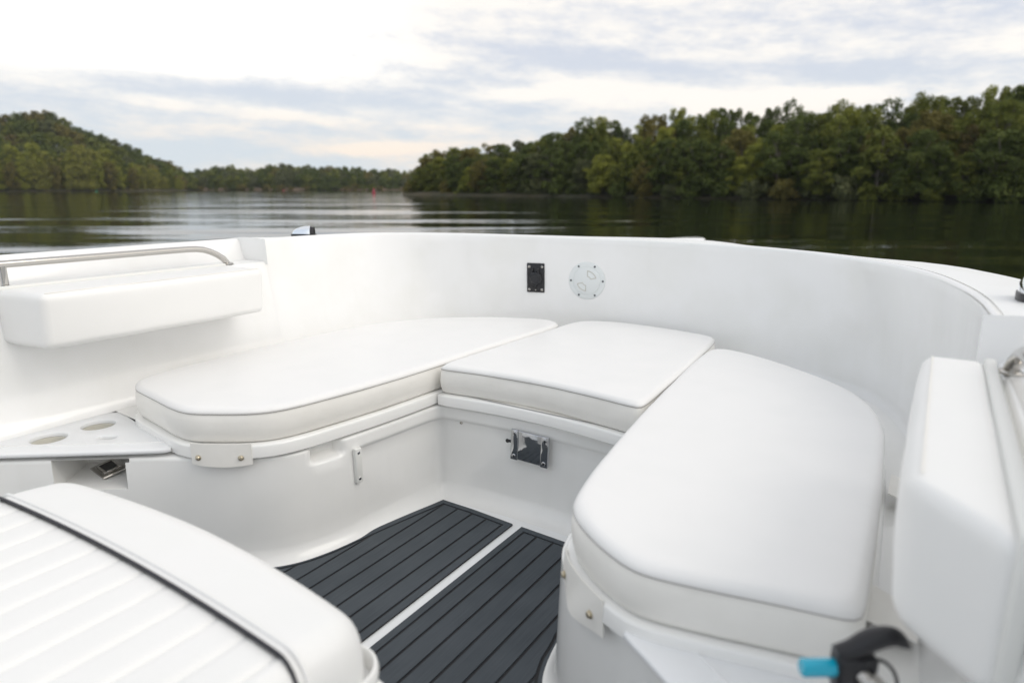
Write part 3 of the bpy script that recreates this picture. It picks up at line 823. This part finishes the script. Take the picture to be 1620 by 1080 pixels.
def snap(parent, p, n, r=.0065, m=SNAP):
    bm = bmesh.new(); lathe(bm, [(r * 1.25, 0), (r * 1.25, .0012), (r * .95, .002), (r, .004), (r * .8, .0062), (r * .3, .0072), (.0001, .0073)], frame(p, n), 16, cap=False)
    return obj('snap', bm, m, parent)
def strap(parent, path, zt, zb, bulge, npts=(), wav=0):
    """a vinyl tab lying over the base front; path = plan polyline it follows"""
    D = resample(path, 24); n = normals2(D, False); n = n if (n[12] @ np.array([CL - D[12][0], .9 - D[12][1]]) > 0 or True) else -n
    bm = bmesh.new(); rings = []
    for j in range(9):
        t = j / 8; z = zt + (zb - zt) * t; r = []
        for i in range(24):
            u = i / 23
            o = .002 + bulge * math.sin(math.pi * u) * t + wav * math.sin(u * 9 + t * 3) * t
            r.append((D[i][0] + n[i][0] * o, D[i][1] + n[i][1] * o, z - .006 * math.sin(math.pi * u) * t))
        rings.append(r)
    back = [[(p[0] - n[i][0] * .003, p[1] - n[i][1] * .003, p[2]) for i, p in enumerate(r)] for r in rings]
    grid(bm, rings); grid(bm, back)
    for a, b in ((rings[0], back[0]), (rings[-1], back[-1])): grid(bm, [a, b])
    grid(bm, [[r[0] for r in rings], [r[0] for r in back]]); grid(bm, [[r[-1] for r in rings], [r[-1] for r in back]])
    bmesh.ops.remove_doubles(bm, verts=bm.verts, dist=1e-5)
    s = obj('strap', bm, VIN2, parent)
    for u, t in npts:
        i = int(u * 23); o = .002 + bulge * math.sin(math.pi * u) * t + .0005 + wav * math.sin(u * 9 + t * 3) * t
        snap(s, (D[i][0] + n[i][0] * o, D[i][1] + n[i][1] * o, zt + (zb - zt) * t), (n[i][0], n[i][1], 0))
    return s
def sub(P, a, b, roll=0): # piece of a path between two points (nearest indices)
    P = np.roll(np.array(P)[:, :2], roll, 0); i = np.argmin(((P - a) ** 2).sum(1)); j = np.argmin(((P - b) ** 2).sum(1))
    return P[min(i, j):max(i, j) + 1]
strap(cL, sub(lpL, (-1.645, .958), (-1.510, 1.046)), .374, .314, .004, ((.14, .66), (.86, .66)))
strap(cR, sub(rpR, (-.537, 1.045), (-.405, .92), 70), .372, .300, .008, ((.18, .55), (.86, .62)), wav=.004)
# flat tabs on the outboard side of the right cushion
for y0, y1 in ((1.60, 1.72), (1.08, 1.19)):
    bm = bmesh.new(); g = []
    for t in np.linspace(0, 1, 7):
        x = -.03 + .075 * t; z = .385 - .012 * sm(t, 0, .5) + (.003 if t < 1 else 0)
        g.append([(x, y, z + .004 * math.sin((y - y0) / (y1 - y0) * math.pi)) for y in np.linspace(y0, y1, 8)])
    g2 = [[(p[0], p[1], p[2] - .003) for p in r] for r in g]
    grid(bm, g); grid(bm, g2); grid(bm, [g[-1], g2[-1]]); grid(bm, [[r[0] for r in g], [r[0] for r in g2]]); grid(bm, [[r[-1] for r in g], [r[-1] for r in g2]])
    bmesh.ops.remove_doubles(bm, verts=bm.verts, dist=1e-5)
    s = obj('strap', bm, VIN2, cR)
    for y in (y0 + .02, y1 - .02): snap(s, (.022, y, .379), (0, 0, 1))

# ---- deck mats
def mat_pad(outline, cuts, label, inset_w=.021, gr=.008):
    P = ccw(np.array(outline)); cx, cy = P.mean(0)
    root = empty('deck_mat', (cx, cy, 0)); tag(root, label, 'mat', 'grey foam deck mats')
    bm = bmesh.new()
    V = grid(bm, [[(x, y, z) for x, y in offpath(P, o)] for o, z in ((0, .001), (0, .0042), (-.001, .005))], True)
    fill(bm, V[-1], 0, lambda *a: .005)
    obj('base_sheet', bm, HOLE, root, sharp=30)
    z0, z1 = .0045, .0075
    bm = bmesh.new()
    grid(bm, [[(x, y, z) for x, y in offpath(P, o)] for o, z in ((-.0005, z0), (-.0005, z1 - .0005), (-.001, z1), (-inset_w, z1), (-inset_w - .0004, z0))], True)
    obj('border', bm, FOAM, root, sharp=30)
    I = offpath(P, -inset_w - gr)
    Ic = [(x, y) for x, y in I]
    xs = [-99] + sorted(cuts) + [99]
    for a, b in zip(xs[:-1], xs[1:]):
        bm = bmesh.new(); f = bm.faces.new([bm.verts.new((x, y, z1)) for x, y in Ic])
        for x, s in ((a + gr / 2, -1), (b - gr / 2, 1)):
            geom = list(bm.verts) + list(bm.edges) + list(bm.faces)
            bmesh.ops.bisect_plane(bm, geom=geom, plane_co=(x, 0, 0), plane_no=(s, 0, 0), clear_outer=True)
        if not bm.faces: bm.free(); continue
        r = bmesh.ops.extrude_face_region(bm, geom=list(bm.faces))
        for v in [q for q in r['geom'] if isinstance(q, bmesh.types.BMVert)]: v.co.z = z0
        bmesh.ops.remove_doubles(bm, verts=bm.verts, dist=1e-5)
        obj('plank', bm, FOAM, root, smooth=False)
    return root
lcur = catmull([(-1.332, 1.629), (-1.362, 1.50), (-1.389, 1.362), (-1.407, 1.25), (-1.422, 1.18), (-1.445, 1.12), (-1.485, 1.06), (-1.55, 1.0), (-1.68, .91), (-1.85, .79), (-2.05, .64)], 60)
lout = [tuple(p) for p in lcur[2:]] + [(-2.05, .10), (-1.0385, .10)] + [(-1.0385, .8), (-1.0385, 1.628), (-1.2, 1.640), (-1.331, 1.642)]
mat_pad(lout, [-1.307, -1.247, -1.187, -1.127] + [-1.367 - .06 * k for k in range(11)], 'dark grey planked foam mat left of the white centre strip')
rc = [(-2.04 - x, y - (.05 if y < 1.2 else .03)) for x, y in lcur]
rout = [(-1.0055, .10)] + [(x, y) for x, y in [(.01, .10), (.01, .59)] + [tuple(p) for p in rc[2:][::-1]]] + [(-.712, 1.608), (-.85, 1.620), (-1.0055, 1.628), (-1.0055, .8)]
mat_pad(rout, [-.932, -.872, -.812, -.752, -.692] + [-.632 + .06 * k for k in range(10)], 'dark grey planked foam mat right of the white centre strip')

# ---- consoles with cup holders
def screw(parent, p, n, r=.004, m=SS):
    bm = bmesh.new(); lathe(bm, [(r, 0), (r, .0007), (r * .85, .0013), (r * .3, .0015)], frame(p, n), 12)
    s = obj('screw', bm, m, parent)
    bm = bmesh.new(); Mx = frame(Vector(p) + Vector(n).normalized() * .0016, n)
    for a in (0, math.pi / 2): box(bm, (-r * .6, -r * .13, 0), (r * .6, r * .13, .0003), M=Mx @ Matrix.Rotation(a + .4, 4, 'Z'))
    obj('slot', bm, HOLE, s, smooth=False)
    return s
def console(outline, holes, slot, screws, z=.334, th=.012):
    P = ccw(resample(np.vstack([chaikin(outline, 2), chaikin(outline, 2)[:1]]), 120, True))
    bm = bmesh.new()
    V = grid(bm, [[(x, y, zz) for x, y in offpath(P, o)] for o, zz in ((-.002, z), (0, z + .002), (0, z + th - .004), (-.0015, z + th - .001), (-.004, z + th))], True)
    H = []
    for (x, y, r) in holes:
        pts = [(x + r * math.cos(a), y + r * math.sin(a)) for a in [2 * math.pi * k / 40 for k in range(40)]]
        H.append(pts)
    if slot: H.append(slot)
    hv = []
    for pts in H:
        rr = grid(bm, [[(x, y, zz) for x, y in offpath(ccw(np.array(pts)), -o)] for o, zz in ((0, z), (0, z + th - .004), (-.0015, z + th - .001), (-.004, z + th))], True)
        hv.append(rr[-1])
    fill(bm, V[-1], .05, lambda *a: z + th, hv)
    c = obj('console_panel', bm, CONS, boat, sharp=50)
    for (x, y, r) in holes:
        b2 = bmesh.new(); lathe(b2, [(r + .003, z - .0005), (r - .002, z - .002), (r - .004, z - .085), (r - .009, z - .092), (.001, z - .093)], Matrix.Translation((x, y, 0)), 40, cap=False)
        obj('cup_holder', b2, CREAM, c)
    if slot:
        b2 = bmesh.new(); Q = ccw(np.array(slot)); vv = grid(b2, [[(x, y, zz) for x, y in offpath(Q, o)] for o, zz in ((.002, z - .0005), (-.002, z - .05))], True); b2.faces.new(vv[-1])
        obj('tool_slot', b2, CREAM, c)
    for x, y in screws: screw(c, (x, y, z + th), (0, 0, 1), .0045, BLK)
    return c
def rrect(cx, cy, w, h, ang, r=.008):
    pts = []
    for sx, sy, a0 in ((1, 1, 0), (-1, 1, 90), (-1, -1, 180), (1, -1, 270)):
        for k in range(5):
            a = R(a0 + 22.5 * k); pts.append((sx * (w / 2 - r) + r * math.cos(a), sy * (h / 2 - r) + r * math.sin(a)))
    c, s = math.cos(ang), math.sin(ang); return [(cx + c * x - s * y, cy + s * x + c * y) for x, y in pts]
console([(-2.195, 1.048), (-2.10, 1.025), (-1.84, .978), (-1.752, .960), (-1.728, .950), (-1.742, .925), (-1.80, .880), (-2.085, .664), (-2.30, .50), (-2.45, .39), (-2.42, .60), (-2.205, .75)],
        [(-2.102, .800, .046), (-2.098, .935, .046)], rrect(-1.965, .893, .05, .028, R(35)), [(-2.165, 1.03), (-2.03, 1.0), (-1.775, .945)])
console([(-.362, .897), (-.352, .914), (-.30, .925), (-.10, .955), (.085, .985), (.13, .90), (.16, .55), (.04, .615), (-.28, .842), (-.348, .886)],
        [], None, [(-.335, .905), (-.145, .932), (.04, .95)], z=.335)

# ---- backrest bolsters
def bolster(x_in, x_out, y0, y1, zb, zt, label, lean=0.0, skew=0.0):
    sgn = 1 if x_out > x_in else -1
    b2 = bmesh.new(); lo = (min(x_in, x_out), y0, zb); hi = (max(x_in, x_out), y1, zt)
    bmesh.ops.create_cube(b2, size=1)
    for v in b2.verts: v.co = Vector([lo[k] + (v.co[k] + .5) * (hi[k] - lo[k]) for k in range(3)])
    for v in b2.verts:
        if v.co.z < (zb + zt) / 2 and abs(v.co.x - x_in) < .001: v.co.x += sgn * lean
    bmesh.ops.bevel(b2, geom=list(b2.edges), offset=.021, segments=5, profile=.5, affect='EDGES')
    bmesh.ops.subdivide_edges(b2, edges=[e for e in b2.edges if e.calc_length() > .1], cuts=14, use_grid_fill=True)
    for v in b2.verts:
        c = v.co; fx = 1 - abs(2 * (c.y - y0) / (y1 - y0) - 1) ** 4; fz = 1 - abs(2 * (c.z - zb) / (zt - zb) - 1) ** 3
        if (c.x - x_in) * sgn < .015: c.x -= sgn * .008 * max(0, fx) * max(0, fz)
        if c.y < (y0 + y1) / 2: c.y -= skew * min(1, abs(c.x - x_in) / abs(x_out - x_in)) * (y1 - c.y) / (y1 - y0)
        c.x += .0015 * noise.noise(c * 9); c.z += .0015 * noise.noise(c * 8 + Vector((5, 0, 0)))
    r = obj('backrest_pad', b2, VIN3, boat, sharp=60)
    r['label'] = label
    b2 = bmesh.new(); x = x_in + sgn * .014
    pts = [(x, y, zt + .0003) for y in np.linspace(y0 + .016, y1 - .016, 20)]
    tube(b2, pts, .0013, 6)
    obj('seam', b2, VIN2, r)
    b2 = bmesh.new()
    box(b2, (min(x_out - sgn * .006, x_out + sgn * .012), y0 + .004 - skew, zb + .004), (max(x_out - sgn * .006, x_out + sgn * .012), y1 - .004, zt + .006), .005, 3)
    obj('backing_board', b2, WPL, r)
    return r
bolster(-2.045, -2.265, .815, 1.535, .606, .766, 'long backrest pad on the left wall', .012, .03)
bolster(.0, .098, .79, 1.43, .575, .748, 'tall blurred backrest pad near the right edge', .004, .11)

# ---- grab rails
def rail(pts, r, feet, label):
    P = catmull(pts, 70); bm = bmesh.new(); tube(bm, P, r, 16)
    o = obj('grab_rail', bm, SS, boat, sharp=60); o['label'] = label
    for f in feet:
        bm = bmesh.new(); lathe(bm, [(.021, 0), (.021, .003), (.017, .006), (.012, .008)], Matrix.Translation(f), 24); obj('rail_foot', bm, SS, o, sharp=40)
rail([(-2.30, .83, .765), (-2.30, .828, .80), (-2.30, .822, .829), (-2.30, .79, .832), (-2.30, .5, .832), (-2.30, -.3, .832)][::-1][:2] + [(-2.30, .5, .832), (-2.30, 1.0, .832), (-2.30, 1.36, .832), (-2.30, 1.45, .829), (-2.30, 1.50, .815), (-2.30, 1.545, .788), (-2.30, 1.565, .764)], .0115, [(-2.30, 1.566, .763)], 'long polished rail on the left side deck')
bm = bmesh.new(); tube(bm, [(-2.30, .83, .764), (-2.30, .83, .83)], .0105, 14); lathe(bm, [(.021, .763), (.021, .766), (.017, .769), (.012, .771)], Matrix.Translation((-2.30, .83, 0)), 24)
obj('rail_post', bm, SS, boat, sharp=40)
rail([(.142, -.5, .79), (.142, .5, .79), (.142, 1.1, .79), (.141, 1.28, .79), (.139, 1.345, .784), (.135, 1.385, .765), (.131, 1.402, .745), (.130, 1.405, .737)], .0125, [(.130, 1.406, .736)], 'blurred polished rail at the right edge')

# ---- things on the front wall: find the wall surface by casting towards the bow
bw = BVHTree.FromPolygons([wall.matrix_world @ v.co + wall.location + boat.location for v in wall.data.vertices], [list(p.vertices) for p in wall.data.polygons])
def on_wall(x, z):
    h = bw.ray_cast(Vector((x, 1.9, z)), Vector((0, 1, 0)))
    n = h[1]; n = n if n.y < 0 else -n
    return h[0], n
p, n = on_wall(-1.58, .638)
n = (n + Vector((.03, 0, 0))).normalized(); M = frame(p + n * .001, n)
bm = bmesh.new(); box(bm, (-.0425, -.069, -.004), (.0425, .069, .007), .003, 2, M)
sock = obj('power_socket', bm, BLK, boat, sharp=40)
bm = bmesh.new(); lathe(bm, [(.031, .006), (.033, .012), (.031, .018), (.022, .021), (.020, .019), (.0005, .0195)], M @ Matrix.Translation((0, -.002, 0)), 32, cap=False)
box(bm, (-.018, .02, .008), (-.010, .047, .018), .002, 1, M); box(bm, (.010, .02, .008), (.018, .047, .018), .002, 1, M)
box(bm, (-.008, -.046, .008), (.008, -.028, .015), .003, 1, M)
obj('socket_cap', bm, BLKR, sock, sharp=40)
for sx, sy in ((-.031, .053), (.031, .053), (-.031, -.055), (.031, -.055), (0, -.057)):
    screw(sock, M @ Vector((sx, sy, .007)), n, .0058 if sx else .003)
p, n = on_wall(-1.338, .636); M = frame(p + n * .001, n)
bm = bmesh.new(); lathe(bm, [(.086, -.006), (.086, .002), (.0845, .004), (.080, .0052), (.0665, .0058), (.0655, .0045), (.0640, .0045), (.0628, .0072), (.060, .0082), (.001, .0086)], M, 72, cap=False)
plate = obj('access_plate', bm, PLATE, boat, sharp=28)
for a0 in (52, 232):
    # finger recesses: quarter-moons with a raised edge, their shade painted in darker beige
    bm = bmesh.new(); arcp = [(.047 * math.cos(R(a0 + a)), .047 * math.sin(R(a0 + a))) for a in np.linspace(-34, 34, 14)]
    arcq = [(.021 * math.cos(R(a0 + a)), .021 * math.sin(R(a0 + a))) for a in np.linspace(28, -28, 6)]
    pts = ccw(np.array(arcp + arcq))
    g = [[M @ Vector((x, y, z)) for x, y in offpath(pts, o)] for o, z in ((.0012, .0086), (.0, .0095), (-.001, .0088), (-.004, .0080))]
    V = grid(bm, g, True); bm.faces.new(V[-1])
    obj('finger_recess', bm, RECESS_SHADE, plate, sharp=25)
for k in range(6):
    a = R(60 * k + 1); screw(plate, M @ Vector((.0755 * math.cos(a), .0755 * math.sin(a), .0056)), n, .0048, DSC)

# ---- latch plate, bracket and stray screws on the seat base front
def base_y(x):
    i = np.argmin(np.abs(PB[:, 0] - x) + (PB[:, 1] < 1.6) * 9); return PB[i][1] - .012
M = frame((-1.024, base_y(-1.0) + .001, .240), (0, -1, .03)) @ Matrix.Rotation(R(-1.5), 4, 'Z')
bm = bmesh.new()
box(bm, (-.070, -.050, 0), (.070, .050, .007), .003, 3, M)
for s in (-1, 1): box(bm, (s * .056 - .014, -.052, .003), (s * .056 + .014, .052, .010), .003, 3, M)
b2 = [(x, y) for x, y in rrect(0, 0, .084, .094, 0, .006)]
latch = obj('table_mount_plate', bm, SSD, boat, sharp=40)
for sx in (-.056, .056):
    for sy in (-.038, .038): screw(latch, M @ Vector((sx, sy, .010)), M.to_3x3() @ Vector((0, 0, 1)), .0075, SSD)
bm = bmesh.new(); tube(bm, [M @ Vector((-.070, .006, .004)), M @ Vector((-.083, .006, .004))], .0045, 10); lathe(bm, [(.006, 0), (.007, .003), (.005, .006)], M @ Matrix.Translation((-.084, .006, .004)), 12)
obj('release_pin', bm, BLK, latch)
def base_pt(x, y, z, off=0.0):
    i = int(np.argmin((PB[:, 0] - x) ** 2 + (PB[:, 1] - y) ** 2)); q = .0035 - inset(i) + off
    return Vector((PB[i][0] + nb[i][0] * q, PB[i][1] + nb[i][1] * q, z)), Vector((nb[i][0], nb[i][1], 0))
p, n = base_pt(-1.30, 1.70, .268); bm = bmesh.new(); lathe(bm, [(.0055, -.002), (.0055, .002), (.004, .004), (.0025, .004), (.002, .001)], frame(p, n), 16)
obj('stud', bm, SS, boat)
p, n = base_pt(-1.414, 1.335, .228); M = frame(p, n); bm = bmesh.new()
box(bm, (-.0125, -.056, 0), (.0125, .056, .016), .004, 3, M)
br = obj('bracket', bm, WPL, boat, sharp=40)
for sy in (-.042, .042): screw(br, M @ Vector((0, sy, .016)), n, .005, SSD)

# chrome latch lying in the cubby
M = Matrix.Translation((-1.975, .892, .252)) @ Matrix.Rotation(R(-8), 4, 'Z') @ Matrix.Rotation(R(10), 4, 'X') @ Matrix.Scale(1.2, 4)
bm = bmesh.new(); box(bm, (-.045, -.03, -.006), (.045, .03, 0), .003, 2, M)
for a, b in (((-.03, -.02, 0), (.03, -.014, .004)), ((-.03, .014, 0), (.03, .02, .004)), ((-.03, -.014, 0), (-.024, .014, .004)), ((.024, -.014, 0), (.03, .014, .004))): box(bm, a, b, .001, 1, M)
lt = obj('cubby_latch', bm, SS, boat, sharp=40)
bm = bmesh.new(); box(bm, (-.023, -.0135, 0), (.023, .0135, .002), .0, 1, M); obj('latch_button', bm, BLK, lt, smooth=False)

# ---- side lights on the gunwale, bow pad
def sidelight(x, y, z, ang, s, label):
    M = Matrix.Translation((x, y, z)) @ Matrix.Rotation(ang, 4, 'Z') @ Matrix.Scale(s, 4)
    bm = bmesh.new(); P = ccw(np.array([(.055 * math.cos(a) * (1.0 if math.cos(a) > 0 else 1.0), .026 * math.sin(a)) for a in [2 * math.pi * k / 40 for k in range(40)]]))
    V = grid(bm, [[M @ Vector((px * o, py * o, zz)) for px, py in P] for o, zz in ((1, -.010), (1.02, 0), (1.0, .005), (.9, .006))], True); bm.faces.new(V[-1])
    o = obj('side_light', bm, BLK, boat, sharp=40); o['label'] = label
    # teardrop chrome hood: rises gently from the tip, cut off flat where the lens sits
    bm = bmesh.new(); rings = []
    for u in np.linspace(0, 1, 18):
        xx = -.050 + .082 * u; hgt = .034 * math.sqrt(max(0, 1 - ((1 - u) / 1.0) ** 2.2)) + .0005; wd = .0235 * math.sqrt(max(0.02, 1 - ((xx - .008) / .062) ** 2))
        rings.append([M @ Vector((xx, wd * math.cos(a), .005 + hgt * math.sin(a) ** .8)) for a in np.linspace(0.0001, math.pi - .0001, 18)])
    grid(bm, rings)
    end = rings[-1]; bm.faces.new([bm.verts.new(p) for p in end])
    obj('chrome_hood', bm, CHR, o, sharp=60)
    bm = bmesh.new(); rings = []
    for u in np.linspace(0, 1, 6):
        xx = .030 + .016 * u; hgt = .032 * math.sqrt(1 - (u * .45) ** 2); wd = .021 * (1 - .2 * u * u)
        rings.append([M @ Vector((xx, wd * math.cos(a), .005 + hgt * math.sin(a) ** .6)) for a in np.linspace(0.0001, math.pi - .0001, 14)])
    grid(bm, rings); bm.faces.new([bm.verts.new(p) for p in rings[-1]])
    obj('lens', bm, BLK, o, sharp=40)
sidelight(-2.352, 1.985, .848, YAW, 1.0, 'chrome light with black lens on the left gunwale')
sidelight(.178, 1.74, .832, R(90), 1.15, 'chrome light on the right gunwale, cut by the edge of the view')
bm = bmesh.new()
Pp = ccw(roundpath([(-1.11, 2.99), (-.93, 2.99), (-.915, 3.06), (-.95, 3.25), (-1.02, 3.33), (-1.09, 3.25), (-1.125, 3.06)], 60))
V = grid(bm, [[(x, y, z) for x, y in offpath(Pp, o)] for o, z in ((.004, .77), (0, .80), (-.003, .811), (-.010, .815))], True); bm.faces.new(V[-1])
obj('bow_pad', bm, GEL, boat, sharp=60)

# ---- foreground seat in front of the helm console
seat = empty('pleated_seat_cushion', (-1.02, .2, .35))
tag(seat, 'blurred pleated white cushion with dark piping and plain front roll, nearest at lower left', 'cushion')
bx0, bx1 = -1.485, -.555
def yf(x):   # front edge, bowed forward
    u = (x + 1.02) / .465; return .631 - .035 * u * u
def xo(s, y): return -1.02 + s * .462
rows = []
XS = np.linspace(-1, 1, 131)
ypipe = lambda u: .468 - .018 * u * u
def edge_round(u, w=.05, h=.05):
    d = (1 - abs(u)) * .440
    return -h * (1 - math.sqrt(max(0, 1 - max(0, 1 - d / w) ** 2))) if d < w else 0
ZT = .478
# front roll: from the piping forward, over the edge and down the face
bm = bmesh.new(); rings = []
for k in range(30):
    t = k / 29; r = []
    for u in XS:
        y0 = ypipe(u); y1 = yf(-1.02 + u * .465) - .010 * max(0, u); x = -1.04 + u * .440
        cr = .060
        L1 = max(.01, y1 - y0 - cr); total = L1 + cr * 1.57 + .07; s = t * total
        e = edge_round(u)
        shr = (1 - abs(u)) * .440; side = 0
        if s < L1: y = y0 + s; z = ZT - .003 * math.exp(-s / .008) - .006 * (s / L1) ** 2
        elif s < L1 + cr * 1.57: a = (s - L1) / cr; y = y0 + L1 + cr * math.sin(a); z = ZT - .006 - cr * (1 - math.cos(a))
        else: y = y1 - .02 * ((s - L1 - cr * 1.57) / .07) ** 2; z = ZT - .006 - cr - (s - L1 - cr * 1.57)
        if shr < .07: y = y0 + (y - y0) * (1 - .33 * (1 - math.sqrt(max(0, 1 - (1 - shr / .07) ** 2))))
        r.append((x, y, max(z + e, .345)))
    r = [(r[0][0], r[0][1], .345)] + r + [(r[-1][0], r[-1][1], .345)]
    rings.append(r)
grid(bm, rings)
obj('front_roll', bm, VIN3, seat, sharp=70)
# pleated panel
bm = bmesh.new(); rings = []
PW = .066
XP = np.linspace(-1, 1, 300)
for k in range(40):
    t = k / 39; r = []
    for u in XP:
        y0 = ypipe(u); x = -1.04 + u * .440; y = y0 - .75 * t ** 1.2
        ph = ((x + 1.04) / PW) % 1.0
        pl = 0.012 * (math.sqrt(max(0, 1 - (2 * abs(ph - .5)) ** 6)) - 1)
        pl *= sm(-(y - y0), -.004, .03) * .8 + .2
        r.append((x, y, ZT - .003 + pl + edge_round(u, .035, .05) - .003 * math.exp((y - y0) / .008)))
    rings.append(r)
grid(bm, rings)
obj('pleated_panel', bm, VIN3, seat, sharp=80)
bm = bmesh.new(); pts = [(-1.04 + u * .440, ypipe(u), ZT + .0005 + edge_round(u, .04, .05)) for u in np.linspace(-.995, .995, 90)]
tube(bm, pts, .0028, 8); obj('piping', bm, PIPE, seat)
bm = bmesh.new(); 
for dy in (.012,):
    tube(bm, [(p[0], p[1] + dy + .004, p[2] - .0015) for p in pts], .0035, 8)
obj('welt', bm, VIN3, seat)
bm = bmesh.new()
box(bm, (-1.04 - .436, -.29, .346), (-1.04 + .436, .50, ZT - .038), .02, 3)
box(bm, (-1.04 - .432, .40, .346), (-1.04 + .432, .575, ZT - .044), .045, 4)
obj('side_band', bm, VIN2, seat)
# console / cooler box under it
hb = []
bm = bmesh.new()
bp_ = ccw(roundpath([(-1.50, -1.1), (-1.50, .45), (-1.45, .54), (-1.30, .56), (-1.02, .565), (-.74, .60), (-.60, .60), (-.545, .52), (-.53, -1.1)], 120))
V = grid(bm, [[(x, y, z) for x, y in offpath(bp_, o)] for o, z in ((.03, 0.001), (.008, .012), (0, .04), (-.006, .30), (0, .318), (.012, .322), (.014, .340), (.006, .347), (-.006, .349))], True); bm.faces.new(V[-1])
con = obj('helm_seat_box', bm, GELB, boat, sharp=50)
bm = bmesh.new(); lathe(bm, [(.050, .349), (.054, .356), (.056, .372), (.053, .380), (.049, .381), (.045, .376), (.043, .356), (.001, .354)], Matrix.Translation((-.652, .560, 0)), 40, cap=False)
obj('drink_ring', bm, GELB, con, sharp=50)

# ---- black lever clamp at lower right
cl = empty('rod_clamp', (-.005, .70, .347))
tag(cl, 'black curved lever clamp with bright cyan end on a metal post, blurred at lower right', 'clamp')
def A(px_, py_, pz_): return Vector((px_, py_, pz_))
U = RGT; Fv = FWD
C0 = Vector((-.0418, .7567, .5335))
def Q(a, b, c=0): return C0 + U * a + Vector((0, 0, b)) + Fv * c
bm = bmesh.new()
lev = catmull([tuple(Q(-.002, -.002)), tuple(Q(.018, .004)), tuple(Q(.038, .016)), tuple(Q(.060, .020)), tuple(Q(.077, .011))], 24)
rings = []
for i, p in enumerate(lev):
    t = i / 23; w_ = .010 + .003 * math.sin(t * 3); h_ = (.0085 + .004 * math.sin(math.pi * min(1, t * 1.1))) * (1 if t < .85 else math.sqrt(max(.03, 1 - ((t - .85) / .15) ** 2)))
    d = Vector(lev[min(23, i + 1)] - lev[max(0, i - 1)]).normalized(); upv = Fv.cross(d) * -1; upv = upv if upv.z > 0 else -upv
    rings.append([Vector(p) + Fv * w_ * math.cos(a) + upv * h_ * math.sin(a) for a in [2 * math.pi * k / 16 for k in range(16)]])
V = grid(bm, rings, True); bm.faces.new(V[0][::-1]); bm.faces.new(V[-1])
obj('lever', bm, BLK, cl)
bm = bmesh.new(); Mb = frame(Q(.016, -.024), -Fv)
box(bm, (-.018, -.022, -.014), (.016, .022, .014), .005, 3, Mb)
box(bm, (.004, -.004, -.012), (.028, .022, .012), .005, 3, Mb)
box(bm, (-.015, -.085, -.012), (.020, -.018, .012), .004, 3, Mb)
obj('clamp_body', bm, BLK, cl)
bm = bmesh.new(); tube(bm, [Q(-.040, -.021), Q(-.0385, -.021), Q(-.002, -.0205)], [.0085, .0105, .0105], 8); obj('cyan_grip', bm, CYAN, cl, sharp=30)
bm = bmesh.new(); tube(bm, [Q(.030, -.028, -.012), Q(.048, -.044, -.030)], .014, 18); tube(bm, [Q(.024, -.022, -.006), Q(.032, -.030, -.014)], .010, 18)
obj('metal_knob', bm, SS, cl, sharp=40)
bm = bmesh.new(); tube(bm, catmull([tuple(Q(.036, -.012)), tuple(Q(.052, -.012)), tuple(Q(.066, -.024)), tuple(Q(.074, -.044)), tuple(Q(.070, -.066))], 24), .0022, 8)
obj('cord_loop', bm, BLKR, cl)
bm = bmesh.new(); tube(bm, [Q(.018, -.19), Q(.018, -.07)], .011, 16); lathe(bm, [(.026, 0), (.026, .004), (.016, .008), (.013, .012)], Matrix.Translation(Q(.018, -.1875)), 24)
obj('post', bm, SS, cl, sharp=40)

# ---- haze over the river
bm = bmesh.new(); box(bm, (-560, -60, -9.5), (330, 520, 62))
hz_ = bpy.data.materials.new('haze'); hz_.use_nodes = True; t = hz_.node_tree; t.nodes.remove(t.nodes['Principled BSDF'])
pv = t.nodes.new('ShaderNodeVolumePrincipled'); pv.inputs['Density'].default_value = .00013; pv.inputs['Color'].default_value = (.82, .88, .95, 1)
t.links.new(pv.outputs[0], t.nodes['Material Output'].inputs['Volume'])
tag(obj('haze', bm, hz_, smooth=False), 'thin evening haze over the river', None, None, 'stuff')
